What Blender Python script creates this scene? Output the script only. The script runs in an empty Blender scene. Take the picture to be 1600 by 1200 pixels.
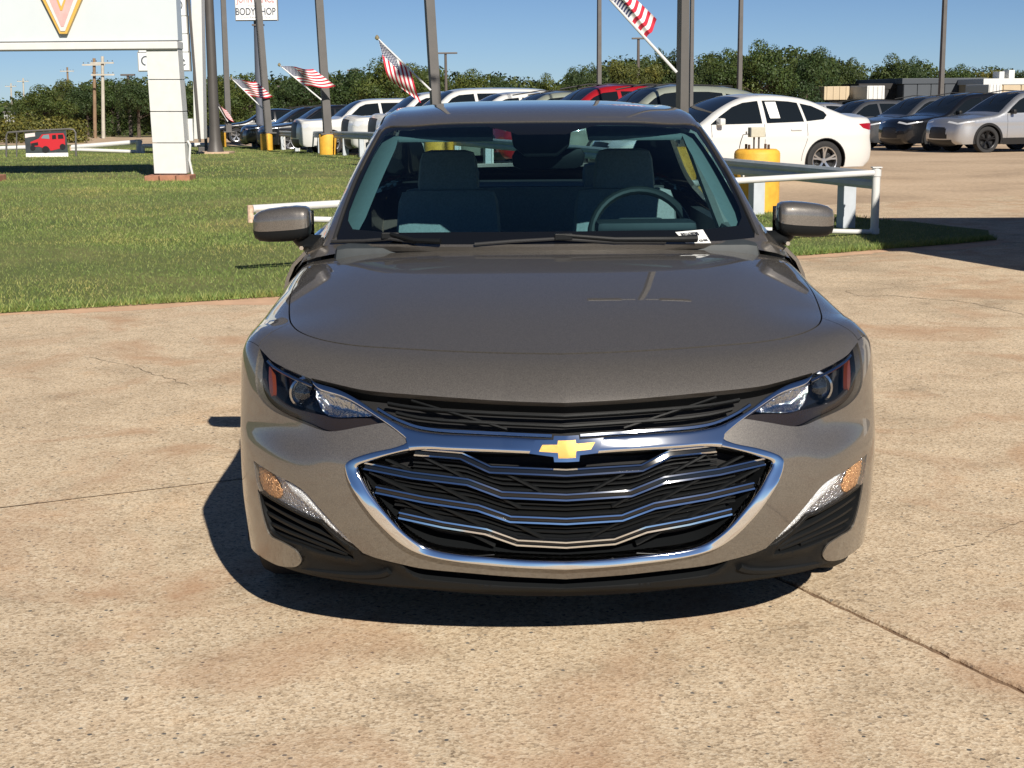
import bpy, bmesh, math, random
import numpy as np
from mathutils import Vector, Matrix
from mathutils.geometry import delaunay_2d_cdt

random.seed(7); RNG = np.random.default_rng(7)
SC = bpy.context.scene
COL = SC.collection

# ------------------------------------------------------------------ camera
F_PX, CAM_H, HORIZON, ROLL = 2400.0, 1.515, 145.0, 0.0085
PITCH = math.atan((600 - HORIZON) / F_PX)
cam_d = bpy.data.cameras.new('camera')
cam_d.sensor_width = 36.0
cam_d.sensor_fit = 'HORIZONTAL'
cam_d.lens = F_PX / 1600 * 36.0
cam_d.clip_start = 0.05
cam_d.clip_end = 6000
cam = bpy.data.objects.new('camera', cam_d)
COL.objects.link(cam)
cam.matrix_world = (Matrix.Translation((0, 0, CAM_H)) @ Matrix.Rotation(math.pi / 2 - PITCH, 4, 'X')
                    @ Matrix.Rotation(-ROLL, 4, 'Z'))
SC.camera = cam

# ------------------------------------------------------------------ light
SUN_TO = Vector((0.48, -1.45, 1.0)).normalized()
SUN_EL = math.asin(SUN_TO.z)
world = bpy.data.worlds.new('World')
SC.world = world
world.use_nodes = True
wn = world.node_tree
wn.nodes.clear()
sky_n = wn.nodes.new('ShaderNodeTexSky')
sky_n.sky_type = 'NISHITA'
sky_n.sun_disc = False
sky_n.sun_elevation = SUN_EL
sky_n.sun_rotation = math.atan2(SUN_TO.x, SUN_TO.y)
sky_n.altitude = 300
sky_n.air_density = 0.5
sky_n.dust_density = 0.1
sky_n.ozone_density = 5.0
bg_n = wn.nodes.new('ShaderNodeBackground')
bg_n.inputs['Strength'].default_value = 0.054
wo_n = wn.nodes.new('ShaderNodeOutputWorld')
wn.links.new(sky_n.outputs[0], bg_n.inputs['Color'])
wn.links.new(bg_n.outputs[0], wo_n.inputs['Surface'])
sun_d = bpy.data.lights.new('sun', 'SUN')
sun_d.energy = 5.0
sun_d.angle = math.radians(0.5)
sun_d.color = (1.0, 0.93, 0.82)
sun = bpy.data.objects.new('sun', sun_d)
COL.objects.link(sun)
sun.rotation_euler = SUN_TO.to_track_quat('Z', 'Y').to_euler()
sun.location = (0, 0, 30)
SC.view_settings.view_transform = 'Standard'
SC.view_settings.look = 'None'
SC.view_settings.exposure = 0.35
SC.view_settings.gamma = 1.0
SC.view_settings.use_curve_mapping = False
try:
    SC.cycles.max_bounces = 8
    SC.cycles.transparent_max_bounces = 12
    SC.cycles.caustics_reflective = False
    SC.cycles.caustics_refractive = False
    SC.cycles.sample_clamp_indirect = 6.0
except Exception:
    pass

# ------------------------------------------------------------------ geometry of the view (used to survey where things stand)
_cp, _sp, _cr, _sr = math.cos(PITCH), math.sin(PITCH), math.cos(-ROLL), math.sin(-ROLL)
def project(P):
    P = np.asarray(P, float)
    X, Y, Z = P[..., 0], P[..., 1], P[..., 2] - CAM_H
    d = Y * _cp - Z * _sp
    u = Y * _sp + Z * _cp
    x = F_PX * X / d; y = -F_PX * u / d
    return np.stack([800 + x * _cr - y * _sr, 600 + x * _sr + y * _cr], -1)
def ray(px, py):
    x0, y0 = px - 800, py - 600
    x = x0 * _cr + y0 * _sr; y = -x0 * _sr + y0 * _cr
    v = np.array([x, F_PX * _cp - y * _sp, -y * _cp - F_PX * _sp])
    return v / F_PX
def gz(Y):
    """the lot falls away very gently beyond 25 m"""
    Y = np.asarray(Y, float)
    q = np.clip(Y - 25, 0, 25)
    return -0.00055 * q * q - 0.011 * np.clip(Y - 50, 0, 400)
def ground_at(px, py):
    r = ray(px, py)
    t = 5.0
    lo, hi = 1.0, 400.0
    for _ in range(50):
        t = (lo + hi) / 2
        if CAM_H + r[2] * t > gz(r[1] * t): lo = t
        else: hi = t
    return np.array([r[0] * t, r[1] * t, float(gz(r[1] * t))])
def at_depth(px, py, Y):
    r = ray(px, py)
    t = Y / r[1]
    return np.array([r[0] * t, Y, CAM_H + r[2] * t])

# ------------------------------------------------------------------ materials
MATS = {}
def nodes_of(name):
    m = bpy.data.materials.new(name); m.use_nodes = True
    nt = m.node_tree
    return m, nt, nt.nodes['Principled BSDF']
def N(nt, typ, **kw):
    n = nt.nodes.new(typ)
    for k, v in kw.items():
        if k.startswith('i_'):
            key = k[2:]
            key = int(key) if key.isdigit() else key
            n.inputs[key].default_value = v
        else:
            setattr(n, k, v)
    return n
def ramp(nt, fac, stops):
    r = nt.nodes.new('ShaderNodeValToRGB')
    el = r.color_ramp.elements
    while len(el) < len(stops): el.new(0.5)
    for e, (p, c) in zip(el, stops):
        e.position = p; e.color = (*c, 1) if len(c) == 3 else c
    nt.links.new(fac, r.inputs[0])
    return r
def mat(name, col, rough=0.5, metal=0.0, var=0.0, vscale=30.0, bump=0.0, bscale=200.0, coat=0.0, spec=0.5, **kw):
    if name in MATS: return MATS[name]
    m, nt, b = nodes_of(name)
    b.inputs['Base Color'].default_value = (*col, 1)
    b.inputs['Roughness'].default_value = rough
    b.inputs['Metallic'].default_value = metal
    b.inputs['Specular IOR Level'].default_value = spec
    b.inputs['Coat Weight'].default_value = coat
    b.inputs['Coat Roughness'].default_value = 0.03
    tc = N(nt, 'ShaderNodeTexCoord')
    if var > 0:
        nz = N(nt, 'ShaderNodeTexNoise', i_Scale=vscale, i_Detail=6.0, i_Roughness=0.6)
        nt.links.new(tc.outputs['Object'], nz.inputs['Vector'])
        r = ramp(nt, nz.outputs['Fac'], [(0.25, tuple(c * (1 - var) for c in col)), (0.75, tuple(min(1, c * (1 + var)) for c in col))])
        nt.links.new(r.outputs[0], b.inputs['Base Color'])
    if bump > 0:
        nb = N(nt, 'ShaderNodeTexNoise', i_Scale=bscale, i_Detail=4.0)
        nt.links.new(tc.outputs['Object'], nb.inputs['Vector'])
        bp = N(nt, 'ShaderNodeBump', i_Strength=bump, i_Distance=0.01)
        nt.links.new(nb.outputs['Fac'], bp.inputs['Height'])
        nt.links.new(bp.outputs[0], b.inputs['Normal'])
    for k, v in kw.items():
        b.inputs[k.replace('_', ' ')].default_value = v
    MATS[name] = m
    return m
def paint(name, col, metal=0.55, rough=0.38, flake=0.12, coat_ior=1.5):
    """car paint: metallic base with fine flake under a clear coat"""
    if name in MATS: return MATS[name]
    m, nt, b = nodes_of(name)
    tc = N(nt, 'ShaderNodeTexCoord')
    v = N(nt, 'ShaderNodeTexVoronoi', i_Scale=900.0)
    nt.links.new(tc.outputs['Object'], v.inputs['Vector'])
    sep = N(nt, 'ShaderNodeSeparateColor')
    nt.links.new(v.outputs['Color'], sep.inputs[0])
    r = ramp(nt, sep.outputs[0], [(0.0, tuple(c * (1 - flake) for c in col)), (1.0, tuple(min(1, c * (1 + flake)) for c in col))])
    nt.links.new(r.outputs[0], b.inputs['Base Color'])
    b.inputs['Metallic'].default_value = metal
    b.inputs['Roughness'].default_value = rough
    b.inputs['Coat Weight'].default_value = 1.0
    b.inputs['Coat Roughness'].default_value = 0.02
    b.inputs['Coat IOR'].default_value = coat_ior
    MATS[name] = m
    return m
def glass(name, tint, spec=1.5, thick=0.0):
    """thin automotive glass: tinted see-through pane with fresnel reflection"""
    if name in MATS: return MATS[name]
    m = bpy.data.materials.new(name); m.use_nodes = True
    nt = m.node_tree; nt.nodes.clear()
    o = N(nt, 'ShaderNodeOutputMaterial')
    mx = N(nt, 'ShaderNodeMixShader')
    tr = N(nt, 'ShaderNodeBsdfTransparent'); tr.inputs[0].default_value = (*tint, 1)
    gl = N(nt, 'ShaderNodeBsdfGlossy'); gl.inputs['Roughness'].default_value = 0.01
    gl.inputs['Color'].default_value = (0.95, 0.97, 1, 1)
    # the same reflectance from either face of the pane
    f0 = ((spec - 1) / (spec + 1)) ** 2
    gm = N(nt, 'ShaderNodeNewGeometry'); dt = N(nt, 'ShaderNodeVectorMath', operation='DOT_PRODUCT')
    nt.links.new(gm.outputs['Normal'], dt.inputs[0]); nt.links.new(gm.outputs['Incoming'], dt.inputs[1])
    ab = N(nt, 'ShaderNodeMath', operation='ABSOLUTE'); nt.links.new(dt.outputs['Value'], ab.inputs[0])
    om = N(nt, 'ShaderNodeMath', operation='SUBTRACT'); om.inputs[0].default_value = 1.0; nt.links.new(ab.outputs[0], om.inputs[1])
    pw = N(nt, 'ShaderNodeMath', operation='POWER'); pw.inputs[1].default_value = 5.0; nt.links.new(om.outputs[0], pw.inputs[0])
    fr = N(nt, 'ShaderNodeMath', operation='MULTIPLY_ADD'); fr.inputs[1].default_value = 1 - f0; fr.inputs[2].default_value = f0; nt.links.new(pw.outputs[0], fr.inputs[0])
    nt.links.new(fr.outputs[0], mx.inputs[0]); nt.links.new(tr.outputs[0], mx.inputs[1])
    nt.links.new(gl.outputs[0], mx.inputs[2]); nt.links.new(mx.outputs[0], o.inputs[0])
    MATS[name] = m
    return m

# ------------------------------------------------------------------ mesh helpers
class MB:
    """collects shapes for ONE mesh object"""
    def __init__(s): s.v = []; s.f = []; s.m = []
    def add(s, v, f, mi=0):
        o = len(s.v); s.v += [tuple(map(float, p)) for p in v]; s.f += [tuple(int(i) + o for i in q) for q in f]; s.m += [mi] * len(f); return s
    def box(s, c, size, rz=0.0, mi=0, taper=1.0, rx=0.0):
        hx, hy, hz = size[0] / 2, size[1] / 2, size[2] / 2
        P = []
        for z in (-1, 1):
            t = taper if z > 0 else 1.0
            for x, y in ((-1, -1), (1, -1), (1, 1), (-1, 1)):
                p = Vector((x * hx * t, y * hy * t, z * hz))
                if rx: p = Matrix.Rotation(rx, 3, 'X') @ p
                if rz: p = Matrix.Rotation(rz, 3, 'Z') @ p
                P.append((c[0] + p.x, c[1] + p.y, c[2] + p.z))
        return s.add(P, [(3, 2, 1, 0), (4, 5, 6, 7), (0, 1, 5, 4), (1, 2, 6, 5), (2, 3, 7, 6), (3, 0, 4, 7)], mi)
    def tube(s, pts, r, n=10, mi=0, cap=True):
        pts = [Vector(p) for p in pts]
        R = r if hasattr(r, '__len__') else [r] * len(pts)
        V = []; prev = None
        for i, p in enumerate(pts):
            t = (pts[min(i + 1, len(pts) - 1)] - pts[max(i - 1, 0)]).normalized()
            if prev is None:
                a = Vector((0, 0, 1)) if abs(t.z) < 0.9 else Vector((1, 0, 0))
                e1 = t.cross(a).normalized()
            else:
                e1 = (prev - t * prev.dot(t)).normalized()
            e2 = t.cross(e1); prev = e1
            for k in range(n):
                an = 2 * math.pi * k / n
                V.append(p + (e1 * math.cos(an) + e2 * math.sin(an)) * R[i])
        Fc = []
        for i in range(len(pts) - 1):
            for k in range(n):
                a, b_ = i * n + k, i * n + (k + 1) % n
                Fc.append((a, b_, b_ + n, a + n))
        if cap:
            Fc.append(tuple(range(n))[::-1]); Fc.append(tuple(range((len(pts) - 1) * n, len(pts) * n)))
        return s.add(V, Fc, mi)
    def lathe(s, prof, n=24, axis='z', c=(0, 0, 0), mi=0, cap=True):
        """prof: (radius, height) list revolved about an axis"""
        V = []
        for r, h in prof:
            for k in range(n):
                a = 2 * math.pi * k / n
                p = (r * math.cos(a), r * math.sin(a), h)
                if axis == 'x': p = (p[2], p[0], p[1])
                elif axis == 'y': p = (p[1], p[2], p[0])
                V.append((p[0] + c[0], p[1] + c[1], p[2] + c[2]))
        Fc = []
        for i in range(len(prof) - 1):
            for k in range(n):
                a, b_ = i * n + k, i * n + (k + 1) % n
                Fc.append((a, b_, b_ + n, a + n))
        if cap:
            Fc.append(tuple(range(n))[::-1]); Fc.append(tuple(range((len(prof) - 1) * n, len(prof) * n)))
        return s.add(V, Fc, mi)
    def prism(s, poly, d0, d1, plane='xz', mi=0):
        """flat outline given thickness between d0 and d1"""
        n = len(poly)
        def P(a, b, d): return {'xz': (a, d, b), 'yz': (d, a, b), 'xy': (a, b, d)}[plane]
        V = [P(a, b, d0) for a, b in poly] + [P(a, b, d1) for a, b in poly]
        Fc = [tuple(range(n)), tuple(range(2 * n - 1, n - 1, -1))]
        for i in range(n):
            j = (i + 1) % n
            Fc.append((i, i + n, j + n, j))
        return s.add(V, Fc, mi)
    def build(s, name, mats, parent=None, smooth=False, fixn=True, bevel=0.0, sharp=35):
        me = bpy.data.meshes.new(name)
        me.from_pydata(s.v, [], s.f)
        for m in (mats if isinstance(mats, (list, tuple)) else [mats]): me.materials.append(m)
        if any(s.m): me.polygons.foreach_set('material_index', s.m)
        if fixn or bevel > 0:
            bm = bmesh.new(); bm.from_mesh(me)
            if fixn: bmesh.ops.recalc_face_normals(bm, faces=bm.faces)
            if bevel > 0:
                ed = [e for e in bm.edges if len(e.link_faces) == 2 and e.calc_face_angle(0) > 0.5]
                bmesh.ops.bevel(bm, geom=ed, offset=bevel, segments=2, affect='EDGES', profile=0.6)
            bm.to_mesh(me); bm.free()
        if smooth:
            me.polygons.foreach_set('use_smooth', [True] * len(me.polygons))
            try: me.set_sharp_from_angle(angle=math.radians(sharp))
            except Exception: pass
        me.update()
        return link(name, me, parent)
def link(name, me, parent=None):
    o = bpy.data.objects.new(name, me); COL.objects.link(o)
    if parent is not None: o.parent = parent
    return o
def tag(o, label=None, cat=None, group=None, kind=None):
    if label: o['label'] = label
    if cat: o['category'] = cat
    if group: o['group'] = group
    if kind: o['kind'] = kind
    return o
def thing(name, label, cat, loc=(0, 0, 0), rz=0.0, group=None):
    o = bpy.data.objects.new(name, None); COL.objects.link(o)
    o.empty_display_size = 0.2
    o.location = loc; o.rotation_euler = (0, 0, rz)
    return tag(o, label, cat, group)
def dup(root, loc, rz=0.0, label=None, scale=None):
    def cp(o, par):
        c = o.copy(); COL.objects.link(c); c.parent = par
        for ch in list(o.children): cp(ch, c)
        return c
    r = cp(root, None); r.location = loc; r.rotation_euler = (0, 0, rz)
    if scale is not None: r.scale = scale
    if label: r['label'] = label
    return r
def text_obj(name, body, size, mtl, parent, matrix, extrude=0.002, align='CENTER', sx=1.0, bold=0.0):
    cu = bpy.data.curves.new(name, 'FONT'); cu.body = body; cu.size = size; cu.extrude = extrude
    cu.align_x = align; cu.align_y = 'CENTER'; cu.offset = bold
    t = bpy.data.objects.new(name, cu); COL.objects.link(t)
    dg = bpy.context.evaluated_depsgraph_get()
    me = bpy.data.meshes.new_from_object(t.evaluated_get(dg))
    bpy.data.objects.remove(t); bpy.data.curves.remove(cu)
    me.transform(Matrix.Diagonal((sx, 1, 1, 1)))
    me.transform(matrix)
    me.materials.clear(); me.materials.append(mtl)
    return link(name, me, parent)
FRONT = Matrix.Rotation(math.pi / 2, 4, 'X')      # text standing upright, read from -y

# ------------------------------------------------------------------ smooth interpolating surface from a grid of stations
def nat_basis(t):
    n = len(t); h = np.diff(t)
    A = np.zeros((n, n)); B = np.zeros((n, n))
    A[0, 0] = A[-1, -1] = 1
    for i in range(1, n - 1):
        A[i, i - 1] = h[i - 1]; A[i, i] = 2 * (h[i - 1] + h[i]); A[i, i + 1] = h[i]
        B[i, i - 1] = 6 / h[i - 1]; B[i, i] = -6 / h[i - 1] - 6 / h[i]; B[i, i + 1] = 6 / h[i]
    M = np.linalg.solve(A, B)
    def w(x):
        x = np.atleast_1d(np.asarray(x, float)); i = np.clip(np.searchsorted(t, x) - 1, 0, n - 2)
        hh = h[i]; b = (x - t[i]) / hh; a = 1 - b
        W = np.zeros((len(x), n)); k = np.arange(len(x))
        W[k, i] += a; W[k, i + 1] += b
        W += ((a ** 3 - a) * hh * hh / 6)[:, None] * M[i] + ((b ** 3 - b) * hh * hh / 6)[:, None] * M[i + 1]
        return W
    return w
class Surf:
    def __init__(s, P, post=None):
        s.P = np.asarray(P, float); s.post = post
        R, C, _ = s.P.shape
        dc = np.linalg.norm(np.diff(s.P, axis=1), axis=2).mean(0); dr = np.linalg.norm(np.diff(s.P, axis=0), axis=2).mean(1)
        s.tu = np.r_[0, np.cumsum(np.maximum(dc, 0.01))]; s.tv = np.r_[0, np.cumsum(np.maximum(dr, 0.01))]
        s.wu = nat_basis(s.tu); s.wv = nat_basis(s.tv)
    def at(s, uv):
        uv = np.atleast_2d(np.asarray(uv, float))
        p = np.einsum('ki,ij...,kj->k...', s.wv(uv[:, 1]), s.P, s.wu(uv[:, 0]))
        return s.post(p) if s.post else p
    def nrm(s, uv, e=0.002):
        uv = np.atleast_2d(np.asarray(uv, float))
        U0, V0 = np.array([e, 0]), np.array([0, e])
        du = s.at(uv + U0) - s.at(uv - U0); dv = s.at(uv + V0) - s.at(uv - V0)
        n = np.cross(du, dv)
        return n / np.maximum(np.linalg.norm(n, axis=1), 1e-12)[:, None]
    def idx(s, c, r):
        """grid index (column, row) to parameter"""
        return (np.interp(c, np.arange(len(s.tu)), s.tu), np.interp(r, np.arange(len(s.tv)), s.tv))
    def prep(s, frame, nu=260, nv=240):
        U, V = np.meshgrid(np.linspace(s.tu[0], s.tu[-1], nu), np.linspace(s.tv[0], s.tv[-1], nv))
        s.g = np.stack([U.ravel(), V.ravel()], 1); s.frame = frame
        s.gp = s.at(s.g); w = frame(s.gp); s.gpx = project(w)
        n = s.nrm(s.g); n = n @ frame.R.T
        view = np.array([0, 0, CAM_H]) - w
        s.face = (n * view).sum(1) > 0
    def from_px(s, pts, side=None):
        """find where lines of sight meet the surface (left half unless side given)"""
        pts = np.asarray(pts, float).reshape(-1, 2); n = len(pts)
        uv = np.array([s.g[np.argmin(((s.gpx - q) ** 2).sum(1) + np.where(s.face, 0, 1e5))] for q in pts])
        e = 1e-3; f = lambda w: project(s.frame(s.at(w)))
        for _ in range(12):
            b = f(uv); r = pts - b
            J = np.stack([(f(uv + [e, 0]) - b) / e, (f(uv + [0, e]) - b) / e], 2)
            A = np.einsum('nki,nkj->nij', J, J) + np.eye(2); y = np.einsum('nki,nk->ni', J, r)
            uv = uv + np.clip(np.linalg.solve(A, y[..., None])[..., 0], -.03, .03)
            uv = np.clip(uv, [s.tu[0], s.tv[0]], [s.tu[-1], s.tv[-1]])
        return uv
    def from_xyz(s, pts):
        out = []
        for p in np.atleast_2d(pts):
            i = np.argmin(((s.gp - p) ** 2).sum(1)); out.append(s.g[i])
        return np.array(out)
def in_poly(pts, poly):
    poly = np.asarray(poly); x, y = pts[:, 0], pts[:, 1]
    res = np.zeros(len(pts), bool); j = len(poly) - 1
    for i in range(len(poly)):
        xi, yi = poly[i]; xj, yj = poly[j]
        c = ((yi > y) != (yj > y))
        if yi != yj: res ^= c & (x < (xj - xi) * (y - yi) / (yj - yi) + xi)
        j = i
    return res
def seg_dist(pts, segs):
    """distance from points to a list of segments (n,2,2)"""
    best = np.full(len(pts), 1e9)
    for a, b in segs:
        ab = b - a; L = max((ab ** 2).sum(), 1e-12)
        t = np.clip(((pts - a) @ ab) / L, 0, 1)
        best = np.minimum(best, np.linalg.norm(pts - (a + t[:, None] * ab), axis=1))
    return best
def dense(poly, step=0.02, closed=True):
    poly = np.asarray(poly, float); out = []
    n = len(poly)
    for i in range(n if closed else n - 1):
        a, b = poly[i], poly[(i + 1) % n]; k = max(1, int(np.ceil(np.linalg.norm(b - a) / step)))
        for q in range(k): out.append(a + (b - a) * q / k)
    if not closed: out.append(poly[-1])
    return np.array(out)
def smooth_line(pts, n_per=6):
    """Catmull-Rom through traced points"""
    P = np.asarray(pts, float); out = []
    for i in range(len(P) - 1):
        p0, p1, p2, p3 = P[max(i - 1, 0)], P[i], P[i + 1], P[min(i + 2, len(P) - 1)]
        for k in range(n_per):
            t = k / n_per
            out.append(0.5 * ((2 * p1) + (p2 - p0) * t + (2 * p0 - 5 * p1 + 4 * p2 - p3) * t * t + (3 * p1 - p0 - 3 * p2 + p3) * t ** 3))
    out.append(P[-1]); return np.array(out)
def triangulate(lines, pts):
    """lines: list of (array, closed). returns verts, tris"""
    V = []; E = []
    for L, closed in lines:
        o = len(V); V += [tuple(p) for p in L]; n = len(L)
        E += [(o + i, o + i + 1) for i in range(n - 1)]
        if closed: E.append((o + n - 1, o))
    V += [tuple(p) for p in pts]
    r = delaunay_2d_cdt([Vector(v) for v in V], E, [], 0, 1e-5)
    return np.array([(v.x, v.y) for v in r[0]]), np.array([f for f in r[2] if len(f) == 3], int)
def boundary(tris):
    cnt = {}
    for t in tris:
        for a, b in ((t[0], t[1]), (t[1], t[2]), (t[2], t[0])):
            k = (min(a, b), max(a, b))
            if k in cnt: cnt[k] = None
            else: cnt[k] = (a, b)
    return [e for e in cnt.values() if e]
def region_mesh(name, surf, uv, tris, mtl, parent, offset=0.0, flange=0.0, analytic=True, back=False, bulge=None):
    """one panel cut from a master surface; the edge is turned in by `flange`"""
    used = np.unique(tris); rm = -np.ones(len(uv), int); rm[used] = np.arange(len(used))
    q = uv[used]; T = rm[tris]
    p = surf.at(q); n = surf.nrm(q)
    if bulge is not None:
        be = boundary(T); segs = [(q[a], q[b]) for a, b in be]
        d = seg_dist(q, segs); off = bulge(d, q)
    else: off = np.full(len(q), offset) if not callable(offset) else offset(p, q)
    P = p + n * off[:, None]
    V = list(map(tuple, P)); Fc = [tuple(t) for t in T]; nf = len(Fc)
    if flange:
        be = boundary(T); mp = {}
        for a, b in be:
            for k in (a, b):
                if k not in mp:
                    mp[k] = len(V); V.append(tuple(P[k] - n[k] * flange))
            Fc.append((b, a, mp[a], mp[b]))
    me = bpy.data.meshes.new(name); me.from_pydata(V, [], Fc); me.materials.append(mtl)
    me.polygons.foreach_set('use_smooth', [i < nf for i in range(len(Fc))]); me.update()
    if analytic and bulge is not None:
        fo = lambda w: surf.at(w) + surf.nrm(w) * bulge(seg_dist(w, segs), w)[:, None]
        e = .0012; du = fo(q + [e, 0]) - fo(q - [e, 0]); dv = fo(q + [0, e]) - fo(q - [0, e])
        vn = np.cross(du, dv); vn /= np.maximum(np.linalg.norm(vn, axis=1), 1e-12)[:, None]
        fn = np.array([pl.normal for pl in me.polygons])[nf:]
        L = list(map(tuple, vn[T].reshape(-1, 3)))
        for k in range(len(fn)): L += [tuple(fn[k])] * 4
        me.normals_split_custom_set(L)
    elif analytic:
        cen = q[T].mean(1)
        lq = (q[T] * 0.985 + cen[:, None, :] * 0.015).reshape(-1, 2)
        ln = surf.nrm(lq, 0.0008).reshape(-1, 3)
        fn = np.array([pl.normal for pl in me.polygons])[nf:]
        L = list(map(tuple, ln))
        for k in range(len(fn)): L += [tuple(fn[k])] * 4
        me.normals_split_custom_set(L)
    return link(name, me, parent)
def sweep(name, pts, nrm, w, h, mtl, parent, prof=None, mi=None):
    """bar of given profile along pts; nrm points outwards, profile in (side, out)"""
    P = np.asarray(pts); n = np.asarray(nrm)
    t = np.gradient(P, axis=0); t /= np.linalg.norm(t, axis=1)[:, None]
    s_ = np.cross(n, t); s_ /= np.linalg.norm(s_, axis=1)[:, None]
    o = np.cross(t, s_)
    if prof is None: prof = [(-w / 2, -h), (-w / 2, -h * .25), (-w * .3, 0), (w * .3, 0), (w / 2, -h * .25), (w / 2, -h)]
    V = []; k = len(prof)
    for i in range(len(P)):
        for a, b in prof: V.append(P[i] + s_[i] * a + o[i] * b)
    Fc = []
    for i in range(len(P) - 1):
        for j in range(k):
            j2 = (j + 1) % k
            Fc.append((i * k + j, i * k + j2, (i + 1) * k + j2, (i + 1) * k + j))
    Fc.append(tuple(range(k))); Fc.append(tuple(range((len(P) - 1) * k, len(P) * k))[::-1])
    b = MB().add(V, Fc)
    if mi: b.m = [mi[j] for i in range(len(P) - 1) for j in range(k)] + [0, 0]
    return b.build(name, mtl, parent, smooth=True, sharp=25)

# ================================================================== THE SEDAN IN FRONT
class Frame:
    def __init__(s, loc, yaw):
        s.loc = np.array(loc, float); c, q = math.cos(yaw), math.sin(yaw); s.yaw = yaw
        s.R = np.array([[c, -q, 0], [q, c, 0], [0, 0, 1.0]])
    def __call__(s, p): return np.asarray(p) @ s.R.T + s.loc
HF = Frame((0.137, 3.79, 0.016), 0.010)
def sstep(a, b, x):
    t = np.clip((x - a) / (b - a), 0, 1); return t * t * (3 - 2 * t)

def build_hero():
    car = thing('sedan', 'taupe metallic sedan facing the viewer with chrome grille, parked in the foreground', 'car', tuple(HF.loc), HF.yaw)
    taupe = paint('taupe_paint', (0.122, 0.111, 0.098), metal=0.42, rough=0.45, flake=0.34, coat_ior=1.95)
    chrome = mat('chrome', (0.82, 0.84, 0.87), rough=0.06, metal=1.0)
    dchrome = mat('dark_chrome', (0.5, 0.51, 0.53), rough=0.12, metal=1.0)
    blackp = mat('black_plastic', (0.008, 0.009, 0.010), rough=0.45, spec=0.16, bump=0.12, bscale=900)
    gloss = mat('gloss_black', (0.008, 0.009, 0.011), rough=0.12)
    void = mat('black_backing', (0.004, 0.004, 0.005), rough=0.8)
    rubber = mat('rubber', (0.018, 0.018, 0.019), rough=0.75, bump=0.2, bscale=150)
    clear = glass('lamp_lens', (0.96, 0.97, 0.98), 1.4)
    screen_g = glass('windshield_glass', (0.50, 0.72, 0.76), 1.72)
    side_g = glass('side_glass', (0.70, 0.84, 0.83), 1.45)
    frit = mat('glass_border', (0.006, 0.007, 0.009), rough=0.06)
    trim_l = mat('light_cabin_trim', (0.19, 0.225, 0.22), rough=0.8, var=0.08, vscale=60)
    trim_d = mat('dark_cabin_trim', (0.035, 0.042, 0.046), rough=0.6, var=0.15, vscale=40)
    cloth = mat('seat_cloth', (0.30, 0.325, 0.325), rough=0.9, var=0.2, vscale=120, bump=0.3, bscale=500)
    amber = mat('amber_reflector', (0.12, 0.026, 0.01), rough=0.2)
    gold = mat('gold_emblem', (0.50, 0.285, 0.06), rough=0.32, metal=0.35, bump=0.15, bscale=600)

    # -------- master surface: lower lip, up over the nose, back along the bonnet to the cowl; columns run round to the wheel arch
    cx = np.array([0, .16, .32, .47, .60, .71, .787, .842, .880, .904])
    bow = np.array([0, .008, .030, .068, .122, .192, .268, .345, .415, .485])
    def row(y0, z, bs, end, midx=.914):
        z = np.full(10, z) if np.isscalar(z) else np.array(z, float)
        pts = [(cx[i], y0 + bow[i] * bs, z[i]) for i in range(10)]
        a = np.array(pts[-1]); e = np.array((.910, *end))
        m = (a + e) / 2; m[0] = midx
        return pts + [tuple(m), tuple(e)]
    rows = [
        row(.100, .196, .97, (.605, .196), .885),
        row(.040, .300, .99, (.600, .300), .908),
        row(.000, .440, 1.0, (.612, .435)),
        row(.003, .570, 1.0, (.655, .530)),
        row(.032, [.67, .67, .67, .67, .671, .673, .676, .68, .682, .678], 1.0, (.715, .605)),
        row(.078, [.737, .737, .736, .737, .743, .753, .765, .778, .782, .765], .98, (.79, .668)),
        row(.150, [.790, .790, .789, .791, .797, .807, .817, .822, .815, .79], .95, (.87, .705)),
        row(.262, [.829, .829, .828, .829, .832, .838, .845, .848, .836, .803], .90, (.95, .716)),
        row(.460, [.880, .880, .878, .876, .873, .870, .868, .862, .846, .810], .80, (1.035, .708)),
        row(.720, [.932, .931, .929, .925, .918, .909, .900, .886, .862, .818], .72, (1.135, .668)),
        row(.980, [.973, .972, .970, .965, .957, .945, .930, .910, .877, .826], .66, (1.235, .585)),
        row(1.200, [.998, .997, .994, .989, .980, .967, .951, .927, .888, .834], .62, (1.325, .43), .922),
        row(1.300, [1.004, 1.003, 1.0, .995, .986, .974, .958, .935, .894, .840], .60, (1.50, .215), .930),
    ]
    R = np.array(rows)
    for i_, dz in ((8, -.002), (9, -.006), (10, -.011), (11, -.015), (12, -.017)): R[i_, :9, 2] += dz
    full = np.concatenate([R[:, :0:-1] * [-1, 1, 1], R], axis=1)
    def post(p):
        p = p.copy(); x = np.abs(p[..., 0]); y = p[..., 1]
        sp = lambda a, w: w * np.logaddexp(0, a / w)
        # raised centre of the bonnet with a soft crease either side
        xc = .44 + np.clip(y - .35, -.2, 1.2) * .21
        k = sp(x - xc, .010) - sp(x - xc - .17, .04)
        p[..., 2] -= .088 * k * sstep(.40, .75, y) * (1 - .8 * sstep(1.15, 1.5, y)) * sstep(.80, .84, p[..., 2])
        # keel line down the middle of the nose
        p[..., 1] += .085 * np.minimum(x, .16) * (1 - sstep(.30, .75, y)) * sstep(.55, .66, p[..., 2])
        # waist under the lamps
        p[..., 1] += .016 * np.exp(-((p[..., 2] - .60) / .05) ** 2) * sstep(.60, .72, x) * (1 - sstep(.86, .93, x))
        return p
    NS = Surf(full, post); NS.prep(HF)
    U0 = NS.tu[-1] / 2
    def tr(pts, smooth=True, n=5):
        P = np.array(pts, float)
        if smooth: P = smooth_line(P, n)
        return NS.from_px(P)
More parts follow.
